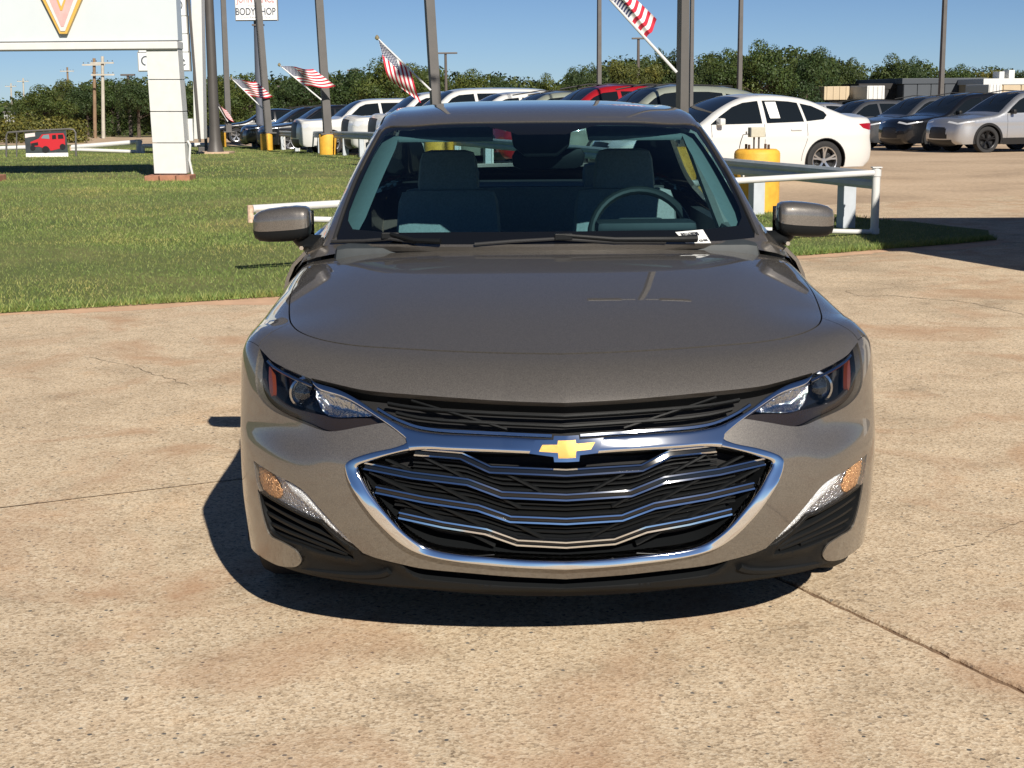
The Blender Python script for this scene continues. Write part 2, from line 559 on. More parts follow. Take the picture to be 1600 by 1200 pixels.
    def mir(L):
        M = np.asarray(L).copy(); M[:, 0] = 2 * U0 - M[:, 0]; return M
    def cen(L, first=False):
        L = L.copy(); L[0 if first else -1, 0] = U0; return L
    both = lambda L: np.vstack([L, mir(L)[::-1][1:]])     # L runs from the left to the centre

    # -------- feature lines surveyed on the surface (left half)
    bar_top = tr([(486, 592), (495, 599), (531, 610), (562, 626), (585, 642), (607, 655), (630, 666), (652, 673), (686, 678), (720, 679.5), (780, 682), (835, 685), (884.5, 688)])
    bar_low = tr([(486, 592), (499, 609), (540, 622.5), (574, 642), (603, 661), (617, 671), (634, 685)])
    notch = tr([(634, 685), (637.5, 690), (632, 694)], False)
    sur_out = tr([(632, 694), (614, 700), (585, 706), (562, 712.6), (547, 719), (540.5, 726), (541.5, 736), (546.5, 748), (556.5, 765), (568.5, 783), (583.5, 802.5), (603, 823), (625, 842.5), (649, 856.5), (678, 865.5), (715, 872), (760, 877), (820, 881.5), (884.5, 884)])
    hole = tr([(884.5, 713), (826, 709), (760, 706), (700, 703.5), (670, 702), (640, 704), (608, 711), (578, 720), (560, 727), (559, 735), (567, 749), (580, 771), (600, 797), (625, 825), (650, 845), (675, 857), (710, 864), (760, 869), (820, 874), (884.5, 876)])
    chrome_out = np.vstack([cen(bar_top)[::-1], bar_low[1:], notch[1:], sur_out[1:]]); chrome_out[0, 0] = chrome_out[-1, 0] = U0
    hole[0, 0] = hole[-1, 0] = U0
    chrome_poly = np.vstack([chrome_out, mir(chrome_out)[::-1][1:-1]])
    hole_poly = np.vstack([hole, mir(hole)[::-1][1:-1]])
    ug_top = cen(tr([(486, 590.5), (540, 603.5), (569, 609.5), (607, 613.6), (652, 617), (720, 622), (800, 627), (884.5, 629.5)]))
    ug_poly = both(ug_top); ug_poly = np.vstack([ug_poly, both(cen(bar_top))[::-1][1:-1]])
    hl_tail = tr([(603, 661), (596, 661), (562, 667), (526, 673.5), (504, 672.5), (477, 663), (450, 653), (427, 642), (410, 627), (401, 609), (399, 586), (401, 563), (405.5, 544)])
    hl_top = tr([(405.5, 544), (415, 554), (427, 565), (454, 579), (486, 592)])
    i_end = np.argmin(((bar_low - hl_tail[0]) ** 2).sum(1))
    hl_poly = np.vstack([bar_low[:i_end + 1], hl_tail[1:], hl_top[1:-1]])
    fl_up = tr([(396, 720), (405, 726), (427, 740), (452, 752.5), (475, 767.5), (500, 795), (525, 822.5), (550, 848), (567, 864)])
    fl_lo = tr([(567, 864), (548, 855), (530, 843), (512, 828), (500, 816), (480, 809), (452, 795), (425, 780), (406, 768)])
    fl_poly = np.vstack([fl_up, fl_lo[1:], tr([(406, 768), (401, 754), (396, 720)], False)[1:-1]])
    fp_poly = np.vstack([tr([(405, 771), (425, 784), (452, 799), (480, 813), (498, 820), (512, 833), (528, 849), (546, 864), (552, 875)]),
                         tr([(552, 875), (530, 872), (500, 865), (465, 852), (440, 843), (424, 832), (415, 812), (408, 790), (405, 771)])[1:-1]])
    lb_top = cen(tr([(567, 864), (590, 872.5), (625, 881), (665, 889), (740, 896), (800, 901), (884.5, 905)]))
    lb_side = tr([(406, 768), (402.5, 766), (407, 792), (414, 820), (422, 837), (440, 847), (460, 859), (469, 871), (470, 879), (460, 886), (436, 884), (413, 873), (404.5, 866)])
    corner = lb_side[-1].copy()
    lb_left = np.vstack([np.array([[corner[0], NS.tv[0] - .01]]), lb_side[::-1], fl_lo[::-1][1:], lb_top[1:]])
    lb_poly = np.vstack([lb_left, mir(lb_left)[::-1][1:]])
    li_top = cen(tr([(628, 884), (665, 891.5), (740, 898.5), (800, 903), (884.5, 907)]))
    li_low = cen(tr([(628, 884), (636, 893), (650, 902.5), (672, 907), (740, 914), (800, 918), (884.5, 921)]))
    li_poly = np.vstack([both(li_top), both(li_low)[::-1][1:-1]])
    shut = tr([(884.5, 553), (800, 552), (720, 549.5), (630, 545), (562, 540.5), (517, 534), (486, 526), (466, 517), (456, 507), (452.5, 497), (452, 480), (454, 462), (459, 448), (465, 437)])
    shut[0, 0] = U0
    shut = np.vstack([shut, [[shut[-1, 0] + .015, shut[-1, 1] + .12], [shut[-1, 0] + .05, NS.tv[-1] + .01]]])
    hood_poly = np.vstack([shut, mir(shut)[::-1][:-1]])
    seam_a = NS.from_px(smooth_line([(454, 505), (440, 511), (425, 519), (411, 530), (404, 541)], 4))
    seam_b = np.vstack([NS.from_xyz([(-.905, .66, .775), (-.925, .72, .70)]), [[NS.tu[0] - .01, NS.from_xyz([(-.926, .74, .63)])[0, 1]]]])
    seam = np.vstack([seam_a, seam_b])
    i0 = np.argmin(((shut - seam[0]) ** 2).sum(1))
    seam[0] = shut[i0]
    fend_poly = np.vstack([seam[::-1], shut[i0 + 1:], [[NS.tu[0] - .01, NS.tv[-1] + .01]]])
    gap = lambda L, w: w
    lines = []
    for p in (chrome_poly, hole_poly, ug_poly, hl_poly, mir(hl_poly), fl_poly, mir(fl_poly), fp_poly, mir(fp_poly), lb_poly, li_poly, hood_poly, fend_poly, mir(fend_poly)):
        q = dense(p, .018); q[:, 0] = np.clip(q[:, 0], NS.tu[0], NS.tu[-1]); q[:, 1] = np.clip(q[:, 1], NS.tv[0], NS.tv[-1])
        lines.append((q, True))
    box = dense([(NS.tu[0], NS.tv[0]), (NS.tu[-1], NS.tv[0]), (NS.tu[-1], NS.tv[-1]), (NS.tu[0], NS.tv[-1])], .03)
    lines.append((box, True))
    # offset lines give the shut gaps a real width
    def offset_line(L, d):
        t = np.gradient(L, axis=0); t /= np.maximum(np.linalg.norm(t, axis=1), 1e-9)[:, None]
        return L + np.stack([-t[:, 1], t[:, 0]], 1) * d
    gaps = []
    for L, w in ((shut, .0036), (mir(shut), .0036), (seam, .0014), (mir(seam), .0014)):
        Ld = dense(L, .02, False)
        a, b = offset_line(Ld, w), offset_line(Ld, -w)
        gp = np.vstack([a, b[::-1]]); gp[:, 0] = np.clip(gp[:, 0], NS.tu[0], NS.tu[-1]); gp[:, 1] = np.clip(gp[:, 1], NS.tv[0], NS.tv[-1])
        gaps.append(gp); lines.append((a.clip([NS.tu[0], NS.tv[0]], [NS.tu[-1], NS.tv[-1]]), False)); lines.append((b.clip([NS.tu[0], NS.tv[0]], [NS.tu[-1], NS.tv[-1]]), False))
    fine = []
    gu, gv = np.meshgrid(np.arange(NS.tu[0] + .01, NS.tu[-1], .016), np.arange(NS.tv[0] + .01, NS.tv[5] + .02, .016))
    fine.append(np.stack([gu.ravel(), gv.ravel()], 1))
    gu, gv = np.meshgrid(np.arange(NS.tu[0] + .01, NS.tu[-1], .03), np.arange(NS.tv[5] + .03, NS.tv[-1], .03))
    fine.append(np.stack([gu.ravel(), gv.ravel()], 1))
    gu, gv = np.meshgrid(np.arange(NS.tu[0], NS.tu[-1], .006), np.arange(NS.tv[0], NS.tv[5], .006))
    g = np.stack([gu.ravel(), gv.ravel()], 1); g = g[in_poly(g, chrome_poly) & ~in_poly(g, hole_poly)]
    fine.append(g)
    fine = np.vstack(fine) + RNG.uniform(-.0012, .0012, (sum(map(len, fine)), 2))
    fine = np.vstack([fine, np.stack([np.full(60, U0), np.linspace(NS.tv[0] + .01, NS.tv[-1] - .01, 60)], 1)])
    uv, T = triangulate(lines, fine)
    c = uv[T].mean(1)
    reg = np.full(len(T), 'bumper', object)
    reg[in_poly(c, fend_poly)] = 'fl'; reg[in_poly(c, mir(fend_poly))] = 'fr'
    reg[in_poly(c, hood_poly)] = 'hood'
    reg[in_poly(c, lb_poly)] = 'lower'
    for k, p in (('fog', fl_poly), ('pocket', fp_poly), ('lamp', hl_poly)):
        reg[in_poly(c, p)] = k + 'L'; reg[in_poly(c, mir(p))] = k + 'R'
    reg[in_poly(c, li_poly)] = 'intake'
    reg[in_poly(c, ug_poly)] = 'upper'
    reg[in_poly(c, chrome_poly)] = 'chrome'
    reg[in_poly(c, hole_poly)] = 'grille'
    for gp in gaps: reg[in_poly(c, gp) & np.isin(reg, ['hood', 'fl', 'fr', 'bumper'])] = 'gap'
    def RM(name, key, m, **kw): return region_mesh(name, NS, uv, T[reg == key], m, car, **kw)
    RM('hood', 'hood', taupe, flange=.018)
    RM('bumper_cover', 'bumper', taupe, flange=.022)
    RM('fender', 'fl', taupe, flange=.02); RM('fender', 'fr', taupe, flange=.02)
    RM('shut_gap', 'gap', void, offset=-.016)
    # bright surround: strips ruled between its inner and outer edge lines
    def resample(L, n):
        d = np.r_[0, np.cumsum(np.linalg.norm(np.diff(L, axis=0), axis=1))]; t = np.linspace(0, d[-1], n)
        return np.stack([np.interp(t, d, L[:, 0]), np.interp(t, d, L[:, 1])], 1)
    def cut(L, px, first):
        k = np.argmin(((L - NS.from_px([px])[0]) ** 2).sum(1)); return L[:k + 1] if first else L[k:]
    bt = cen(bar_top); htop = hole[:np.argmin(((hole - NS.from_px([(640, 704)])[0]) ** 2).sum(1)) + 1][::-1]
    hring = hole[np.argmin(((hole - NS.from_px([(640, 704)])[0]) ** 2).sum(1)):]
    strips = [(cut(bt, (630, 666), False), htop, 60, 'bar'), (cut(bt, (630, 666), True), np.vstack([bar_low, notch[1:2]]), 50, 'wing'), (np.vstack([notch[1:], sur_out[1:]]), hring, 150, 'ring')]
    cm = MB(); ks = np.array([0, .06, .14, .26, .4, .55, .7, .82, .92, 1.0]); K_ = len(ks)
    for A_, B_, n_, nm in strips:
        A_, B_ = resample(A_, n_), resample(B_, n_)
        for side in (0, 1):
            a_, b_ = (A_, B_) if side == 0 else (mir(A_), mir(B_))
            q_ = (a_[:, None] * (1 - ks)[None, :, None] + b_[:, None] * ks[None, :, None]).reshape(-1, 2)
            p_ = NS.at(q_); nn_ = NS.nrm(q_, .006); kk = np.tile(ks, n_)
            off = .002 + .004 * np.sqrt(np.clip(1 - np.abs(2 * kk - 1) ** 6, 0, 1))
            if nm == 'ring': off = off + .0120 * (1 - kk) * (1 - sstep(.48, .57, p_[:, 2]))
            P_ = p_ + nn_ * off[:, None]
            lo_ = p_ - nn_ * .024
            V_ = []
            for i_ in range(n_): V_ += [lo_[i_ * K_]] + list(P_[i_ * K_:(i_ + 1) * K_]) + [lo_[i_ * K_ + K_ - 1]]
            w_ = K_ + 2
            cm.add(V_, [((i_ * w_ + j_, i_ * w_ + j_ + 1, (i_ + 1) * w_ + j_ + 1, (i_ + 1) * w_ + j_) if side else (i_ * w_ + j_, (i_ + 1) * w_ + j_, (i_ + 1) * w_ + j_ + 1, i_ * w_ + j_ + 1)) for i_ in range(n_ - 1) for j_ in range(w_ - 1)])
    co = cm.build('chrome_surround', chrome, car, fixn=False)
    bm = bmesh.new(); bm.from_mesh(co.data); bmesh.ops.remove_doubles(bm, verts=bm.verts, dist=.0012); bmesh.ops.recalc_face_normals(bm, faces=bm.faces); bm.to_mesh(co.data); bm.free()
    co.data.polygons.foreach_set('use_smooth', [True] * len(co.data.polygons)); co.data.set_sharp_from_angle(angle=math.radians(50)); co.data.update()
    low = RM('lower_valance', 'lower', blackp, flange=.02, analytic=False, bulge=lambda d, q: -.004 - .012 * sstep(.0, .05, d))
    RM('grille_backing', 'grille', void, offset=-.075)
    RM('upper_grille_backing', 'upper', void, offset=-.06)
    RM('intake_backing', 'intake', void, offset=-.05)

    def patch(name, polys, holes, m, off=0.0, fl=.0, step=.012, par=car, analytic=True, bulge=None):
        ln = [(dense(p, step), True) for p in polys + holes]
        P = np.vstack(polys); lo, hi = P.min(0), P.max(0)
        gu, gv = np.meshgrid(np.arange(lo[0], hi[0], step), np.arange(lo[1], hi[1], step))
        g = np.stack([gu.ravel(), gv.ravel()], 1)
        q, t = triangulate(ln, g + 1e-4); cc = q[t].mean(1)
        k = np.zeros(len(t), bool)
        for p in polys: k |= in_poly(cc, p)
        for p in holes: k &= ~in_poly(cc, p)
        return region_mesh(name, NS, q, t[k], m, par, offset=off, flange=fl, analytic=analytic, bulge=bulge)
    def rim(key, depth, m, name, par=None, start=.0222):
        """walls that run inwards from an opening"""
        t = T[reg == key]; be = boundary(t); used = np.unique(np.array(be)); p = NS.at(uv[used]); n = NS.nrm(uv[used])
        ix = {k: i for i, k in enumerate(used)}; V = list(map(tuple, p - n * start)) + list(map(tuple, p - n * depth)); o = len(used)
        return MB().add(V, [(ix[a], ix[b], ix[b] + o, ix[a] + o) for a, b in be]).build(name, m, par or car, smooth=True)
    rim('grille', .075, blackp, 'grille_shroud', start=.021); rim('upper', .06, blackp, 'upper_grille_shroud', start=.0222); rim('intake', .05, blackp, 'intake_shroud')

    # -------- grille bars (left half surveyed, mirrored so that each bar runs through the middle)
    def bar(name, px, w, h, m, off, half=False, prof=None, n=5, smooth=True, mi=None):
        L = NS.from_px(smooth_line(px, n) if smooth else np.array(px, float))
        runs = [both(cen(L))] if not half else [L, mir(L)[::-1]]
        for q in runs:
            P = NS.at(q); nn = NS.nrm(q, .006)
            sweep(name, P + nn * off, nn, w, h, m, car, prof, mi)
    kprof = [(-.0098, -.02), (-.0098, -.0012), (-.0094, 0), (-.0052, -.0016), (-.0046, -.006), (.0056, -.007), (.0062, -.0006), (.0098, -.0022), (.0104, -.02)]
    bars = [[(645, 705.5), (719, 711.5), (765, 734.5), (884.5, 740)],
            [(565, 729), (640, 744), (729, 755), (783, 775.5), (884.5, 780)],
            [(583, 767.5), (660, 783.5), (745, 796.5), (797, 815), (884.5, 818.5)],
            [(620, 808.5), (690, 824), (758, 835), (808, 853), (884.5, 857)]]
    for b in bars: bar('grille_bar', dense(np.array(b), 9, False), .02, .02, [chrome, gloss], -.012, prof=kprof, smooth=False, mi=[1, 0, 0, 1, 1, 1, 0, 1, 1])
    for k in range(4):                                            # black ribs between the bright bars
        a = np.array(bars[k]); xs = np.linspace(640 - 30 * (k in (1, 2)), 884.5, 18)
        f0 = np.interp(xs, a[:, 0], a[:, 1])
        f1 = np.interp(xs, np.array(bars[k + 1])[:, 0], np.array(bars[k + 1])[:, 1]) if k < 3 else f0 + np.interp(xs, [640, 700, 884.5], [20, 24, 15])
        for q in ((.22, .42, .62, .82) if k < 3 else (.3, .6)):
            yy = f0 * (1 - q) + f1 * q
            keep = yy < np.interp(xs, [567, 600, 625, 650, 675, 710, 760, 884], [745, 790, 818, 838, 850, 858, 864, 870])
            if keep.sum() > 3: bar('grille_slat', list(zip(xs[keep], yy[keep])), .006, .012, blackp, -.030, smooth=False)
    for x0, y0, x1, y1 in ((648, 707, 812, 799), (597, 717, 858, 855), (571, 740, 770, 838), (588, 768, 772, 862), (730, 711, 872, 786)):
        bar('grille_slat', [(x0 + (x1 - x0) * t, y0 + (y1 - y0) * t) for t in np.linspace(0, 1, 9)], .008, .014, blackp, -.022, half=True, smooth=False)
    # upper opening
    bar('upper_grille_bar', [(588, 637), (610, 650), (632, 660), (655, 667), (690, 671.5), (740, 674), (800, 677), (862, 680)], .010, .014, chrome, -.006, half=True)
    for y0 in (.30, .62):
        xs = np.linspace(590 + 40 * y0, 884.5, 16)
        tp = np.interp(xs, [540, 569, 607, 652, 720, 800, 884.5], [603.5, 609.5, 613.6, 617, 622, 627, 629.5]); bt = np.interp(xs, [562, 585, 607, 630, 652, 686, 720, 780, 884.5], [626, 641, 654, 663, 669, 674, 676, 679, 684])
        bar('grille_slat', list(zip(xs, tp + (bt - tp) * y0)), .009, .014, blackp, -.018, smooth=False)
    for x0, y0, x1, y1 in ((640, 619, 790, 668),):
        bar('grille_slat', [(x0 + (x1 - x0) * t, y0 + (y1 - y0) * t) for t in np.linspace(0, 1, 8)], .007, .012, blackp, -.02, half=True, smooth=False)
    # lower intake ribs
    for x0 in (712, 790, 855):
        bar('intake_rib', [(x0, 895.5 + (x0 - 712) * .055), (x0 + 2, 913 + (x0 - 712) * .045)], .012, .012, blackp, -.03, half=True, smooth=False, n=1)
    bar('intake_slat', [(650, 897), (740, 906), (820, 911), (884.5, 914)], .008, .015, blackp, -.03)

    # -------- badge
    def poly_px(pts): return NS.from_px(np.array(pts, float))
    bow_out = [(828, 710), (837.5, 690), (865.5, 689), (866.5, 683), (902, 682), (903, 688.5), (940, 686.5), (932, 709), (904.5, 711.5), (903.5, 720.5), (866, 721.5), (865, 714)]
    bow_in = [(843, 707), (848.5, 697), (871.5, 696), (872.5, 690), (897, 689), (898, 694.5), (927, 693), (921, 703.5), (898.5, 705.5), (898, 715), (872.5, 716), (872, 708)]
    em = patch('emblem', [poly_px(bow_out)], [], chrome, off=.028, fl=.03, step=.006)
    patch('emblem_inlay', [poly_px(bow_in)], [], gold, off=.0305, fl=.003, step=.006, par=em)

    # -------- lamps
    for sgn, K in ((1, 'L'), (-1, 'R')):
        M = (lambda a: np.asarray(a)) if sgn > 0 else mir
        h = region_mesh('headlight', NS, uv, T[reg == 'lamp' + K], gloss, car, offset=-.055)
        rim('lamp' + K, .056, gloss, 'housing', h)
        patch('bezel', [M(tr([(400, 590), (412, 612), (440, 634), (480, 645), (530, 651), (580, 652), (597, 658), (562, 665), (526, 671.5), (504, 670.5), (477, 661), (450, 651), (427, 640), (411, 626), (402.5, 609)]))], [],
              mat('bronze_bezel', (0.022, 0.016, 0.013), rough=0.25), off=-.02, fl=.01, par=h)
        refl = patch('reflector', [M(tr([(491, 607), (515, 615), (541, 624), (565, 639), (578, 648), (555, 650), (526, 651), (507, 647), (497, 635), (490, 618)]))], [],
                     mat('lamp_reflector', (0.62, 0.65, 0.68), rough=0.10, metal=1.0, bump=0.5, bscale=110), off=-.03, fl=.0, step=.008, par=h, analytic=False,
                     bulge=lambda d, q: -.012 - .016 * sstep(0, .03, d) + .0012 * np.sin(q[:, 0] * 330))
        pl = M(NS.from_px([(459, 606)])); P = NS.at(pl)[0]; nn = NS.nrm(pl)[0]
        fwd = np.array([0, -1, 0]); cpt = P - nn * .052 
        prof = [(.036, 0), (.034, .010), (.027, .022), (.014, .029), (.002, .031)]
        MB().lathe([(r, -hh) for r, hh in prof], 24, 'y', tuple(cpt)).build('projector_lens', glass('projector_glass', (.55, .62, .7), 1.7), h, smooth=True)
        MB().lathe([(.046, .012), (.046, -.010), (.040, -.012), (.037, 0), (.037, .012)], 28, 'y', tuple(cpt)).build('projector_ring', dchrome, h, smooth=True)
        patch('side_marker', [M(tr([(412.5, 568), (415.5, 574), (417, 590), (417.5, 612), (415.5, 619), (412, 608), (411, 588)]))], [], amber, off=-.018, fl=.012, step=.008, par=h)
        L = M(NS.from_px(smooth_line([(412, 561), (424, 572), (452, 586.5), (484, 600)], 5)))
        if sgn < 0: L = L[::-1]
        sweep('light_guide', NS.at(L) - NS.nrm(L) * .012, NS.nrm(L), .010, .012, dchrome, h)
        L = M(NS.from_px(smooth_line([(488, 604), (515, 611.5), (541, 621), (566, 636.5), (590, 652)], 5)))
        if sgn < 0: L = L[::-1]
        sweep('light_guide', NS.at(L) - NS.nrm(L) * .010, NS.nrm(L), .009, .012, dchrome, h)
        region_mesh('lens', NS, uv, T[reg == 'lamp' + K], clear, h, offset=-.0035)
        # daytime lamp / indicator in the corner of the bumper
        f = region_mesh('corner_lamp', NS, uv, T[reg == 'fog' + K], mat('lamp_silver', (0.72, 0.73, 0.76), rough=0.16, metal=0.9, bump=1.0, bscale=160), car, offset=-.013)
        rim('fog' + K, .030, dchrome, 'housing', f)
        ar = patch('indicator', [M(tr([(400, 730), (410, 734), (424, 745), (433, 760), (436, 775), (428, 780), (410, 768), (402, 752)]))], [], mat('indicator_amber', (0.85, 0.42, 0.20), rough=0.2, metal=0.45, var=0.35, vscale=70, bump=1.0, bscale=170), off=-.026, fl=.003, step=.006, par=f, analytic=False,
                   bulge=lambda d, q: -.009 + .003 * sstep(0, .02, d) + .003 * np.sin(q[:, 0] * 600) * np.sin(q[:, 1] * 500))
        patch('led_strip', [M(tr([(440, 751), (455, 758), (476, 773), (500, 801), (525, 828), (550, 852), (540, 846), (515, 826), (495, 806), (472, 786), (452, 768)]))], [], mat('led_optic', (0.86, 0.88, 0.90), rough=0.2, metal=0.25, bump=0.8, bscale=260), off=-.02, fl=.004, step=.006, par=f, analytic=False,
              bulge=lambda d, q: -.0075 + .003 * sstep(0, .01, d) + .0015 * np.sin((q[:, 0] + q[:, 1]) * 460))
        region_mesh('lens', NS, uv, T[reg == 'fog' + K], clear, f, offset=-.002)
        # finned black pocket under it
        pk = region_mesh('corner_pocket', NS, uv, T[reg == 'pocket' + K], void, car, offset=-.045)
        rim('pocket' + K, .045, blackp, 'pocket_wall', pk)
        for fin in ([(407, 786), (440, 806), (480, 827), (520, 846), (545, 866)], [(411, 803), (440, 820), (480, 839), (520, 856), (548, 871)], [(416, 820), (445, 834), (480, 848), (515, 862), (540, 871)], [(424, 834), (450, 845), (480, 856), (505, 864)]):
            L = M(NS.from_px(smooth_line(fin, 4)))
            if sgn < 0: L = L[::-1]
            sweep('pocket_fin', NS.at(L) - NS.nrm(L) * .010, NS.nrm(L, .006), .013, .03, blackp, pk)
        # raised blade at the foot of the valance
        L = M(NS.from_px(smooth_line([(470, 893), (510, 899), (555, 903), (590, 902), (606, 897)], 4)))
        if sgn < 0: L = L[::-1]
        sweep('valance_ridge', NS.at(L) - NS.nrm(L) * .004, NS.nrm(L, .006), .02, .02, blackp, car)
    # air dam behind the lip
    L = [(x, .20 + .52 * abs(x) ** 2) for x in np.linspace(-.62, .62, 21)]; n = len(L)
    MB().add([(x, y, .235) for x, y in L] + [(x, y + .03, .145) for x, y in L], [(i, i + 1, i + 1 + n, i + n) for i in range(n - 1)]).build('air_dam', void, car, smooth=True)
    MB().box((0, 2.75, .225), (1.30, 4.1, .08)).build('underbody', void, car)
    MB().box((0, .85, .52), (1.10, .9, .46)).build('engine_bay', void, car)

    # -------- cabin shell: windscreen, roof, pillars, rear window, side glass, all on one surface
    def trow(*pts): return pts
    TR = np.array([
        [(0, 1.268, 1.0), (.2, 1.28, 1.0), (.4, 1.32, .998), (.58, 1.39, .994), (.752, 1.50, .987), (.775, 1.525, .985), (.80, 1.54, .972), (.83, 1.56, .958)],
        [(0, 1.655, 1.222), (.2, 1.665, 1.221), (.4, 1.70, 1.216), (.555, 1.765, 1.208), (.694, 1.855, 1.192), (.738, 1.86, 1.12), (.79, 1.85, 1.04), (.845, 1.83, .958)],
        [(0, 2.05, 1.400), (.2, 2.056, 1.399), (.4, 2.083, 1.394), (.52, 2.125, 1.386), (.618, 2.195, 1.368), (.675, 2.2, 1.285), (.755, 2.2, 1.12), (.855, 2.2, .958)],
        [(0, 2.55, 1.457), (.2, 2.555, 1.455), (.4, 2.57, 1.447), (.52, 2.59, 1.436), (.622, 2.62, 1.408), (.682, 2.62, 1.305), (.765, 2.62, 1.12), (.862, 2.62, .962)],
        [(0, 3.05, 1.466), (.2, 3.05, 1.464), (.4, 3.06, 1.456), (.52, 3.07, 1.444), (.620, 3.08, 1.416), (.680, 3.08, 1.305), (.765, 3.08, 1.12), (.865, 3.08, .970)],
        [(0, 3.58, 1.428), (.2, 3.58, 1.426), (.4, 3.58, 1.418), (.52, 3.58, 1.404), (.605, 3.58, 1.376), (.665, 3.58, 1.28), (.750, 3.58, 1.12), (.860, 3.58, .985)],
        [(0, 4.08, 1.275), (.2, 4.08, 1.273), (.4, 4.07, 1.265), (.50, 4.06, 1.25), (.585, 4.04, 1.225), (.65, 4.03, 1.15), (.725, 4.02, 1.07), (.835, 4.0, .995)],
        [(0, 4.47, 1.115), (.2, 4.47, 1.113), (.4, 4.45, 1.108), (.48, 4.44, 1.10), (.56, 4.42, 1.085), (.64, 4.40, 1.06), (.72, 4.39, 1.03), (.815, 4.38, 1.0)]])
    TF = np.concatenate([TR[:, :0:-1] * [-1, 1, 1], TR], axis=1)
    TS = Surf(TF); TS.prep(HF, 120, 120)
    ii = lambda pts: np.array([TS.idx(a, b) for a, b in pts])
    def arc(d0, r0, d1, r1, n=8): return [(d0 + (d1 - d0) * k / n, r0 + (r1 - r0) * k / n) for k in range(n)]
    def ring(pts):  # symmetric polygon given on the left from centre line down to centre line
        return ii([(7 - d, r) for d, r in pts] + [(7 + d, r) for d, r in pts[::-1]])
    ws = ring(arc(0, .03, 3.6, .03) + [(3.75, .06), (3.84, .15)] + arc(3.86, .3, 3.80, 1.7) + [(3.78, 1.86), (3.68, 1.93)] + arc(3.5, 1.95, 0, 1.955) + [(0, 1.955)])
    wi = ring(arc(0, .20, 3.2, .20) + [(3.5, .24), (3.66, .36)] + arc(3.70, .5, 3.62, 1.6) + [(3.55, 1.74), (3.4, 1.80)] + arc(3.2, 1.86, .75, 1.87) + [(.58, 1.72), (.45, 1.66), (0, 1.66)])
    rw = ring(arc(0, 5.12, 3.3, 5.12) + arc(3.45, 5.2, 3.4, 6.8) + arc(3.2, 6.88, 0, 6.88) + [(0, 6.88)])
    sw = []
    for sg in (-1, 1):
        sw.append(ii([(7 + sg * d, r) for d, r in arc(4.75, .75, 4.42, 1.5) + arc(4.40, 1.7, 4.40, 2.95) + arc(4.45, 3.02, 6.9, 3.02) + arc(6.92, 2.9, 6.92, .75) + [(6.6, .62)]]))
        sw.append(ii([(7 + sg * d, r) for d, r in arc(4.45, 3.16, 4.42, 4.6) + arc(4.5, 4.75, 6.7, 5.25) + arc(6.92, 5.2, 6.92, 3.3) + [(6.9, 3.16)]]))
    ln = [(dense(p, .03), True) for p in [ws, wi, rw] + sw]
    tb = dense([(TS.tu[0], TS.tv[0]), (TS.tu[-1], TS.tv[0]), (TS.tu[-1], TS.tv[-1]), (TS.tu[0], TS.tv[-1])], .05)
    ln.append((tb, True))
    e1 = dense(ii([(7 - 3.93, 0), (7 - 3.93, 2.0)]), .05, False); 
    gu, gv = np.meshgrid(np.arange(TS.tu[0] + .02, TS.tu[-1], .04), np.arange(TS.tv[0] + .02, TS.tv[-1], .05))
    q, t = triangulate(ln, np.stack([gu.ravel(), gv.ravel()], 1))
    cc = q[t].mean(1); k = np.full(len(t), 0)
    k[in_poly(cc, ws)] = 2; k[in_poly(cc, wi)] = 1; k[in_poly(cc, rw)] = 3
    for i, p in enumerate(sw): k[in_poly(cc, p)] = 4 + i
    region_mesh('roof', TS, q, t[k == 0], taupe, car, flange=.02)
    region_mesh('windshield_border', TS, q, t[k == 2], frit, car, offset=-.004)
    region_mesh('windshield', TS, q, t[k == 1], screen_g, car, offset=-.004)
    region_mesh('rear_window', TS, q, t[k == 3], side_g, car, offset=-.004)
    for i in range(4): region_mesh('side_window', TS, q, t[k == 4 + i], side_g, car, offset=-.006)
    region_mesh('headliner', TS, q, t[(k == 0) & (cc[:, 1] > TS.idx(0, 2.02)[1]) & (cc[:, 1] < TS.idx(0, 5.1)[1]) & (np.abs(cc[:, 0] - TS.tu[-1] / 2) < TS.idx(11, 0)[0] - TS.tu[-1] / 2)], trim_l, car, offset=-.03)
    for sg in (-1, 1):
        w = np.array([TS.idx(7 + sg * d, r) for d, r in ((3.52, .22), (3.40, .5), (3.30, 1.0), (3.18, 1.6), (3.2, 1.9), (3.9, 1.95), (4.1, 1.4), (4.15, .7), (4.05, .22))])
        qq, tt = triangulate([(dense(w, .04), True)], [])
        kk = in_poly(qq[tt].mean(1), w)
        region_mesh('pillar_trim', TS, qq, tt[kk], trim_l, car, offset=-.035)
        L = np.array([TS.idx(7 + sg * 4.0, r) for r in np.linspace(.05, 2.0, 14)])
        L2 = np.array([TS.idx(7 + sg * 3.87, r) for r in np.linspace(.10, 1.9, 14)])
        if sg > 0: L2 = L2[::-1]
        sweep('windshield_molding', TS.at(L2) + TS.nrm(L2) * .003, TS.nrm(L2), .012, .008, rubber, car)
        # bright moulding along the roof rail
        pr = np.array([TS.idx(7 + sg * 4.05, r) for r in np.linspace(2.2, 5.0, 16)])
        if sg > 0: pr = pr[::-1]
        sweep('roof_molding', TS.at(pr) + TS.nrm(pr) * .002, TS.nrm(pr), .012, .006, blackp, car)

    # -------- body sides, deck, tail
    zs = [.962, .935, .90, .86, .79, .66, .50, .35, .26, .205]
    xs = [.842, .872, .896, .911, .925, .931, .931, .920, .906, .885]
    st = [(1.40, 1.0), (1.7, 1.0), (2.2, 1.002), (2.8, 1.003), (3.4, 1.0), (3.9, .992), (4.3, .972), (4.6, .94), (4.80, .89), (4.90, .83)]
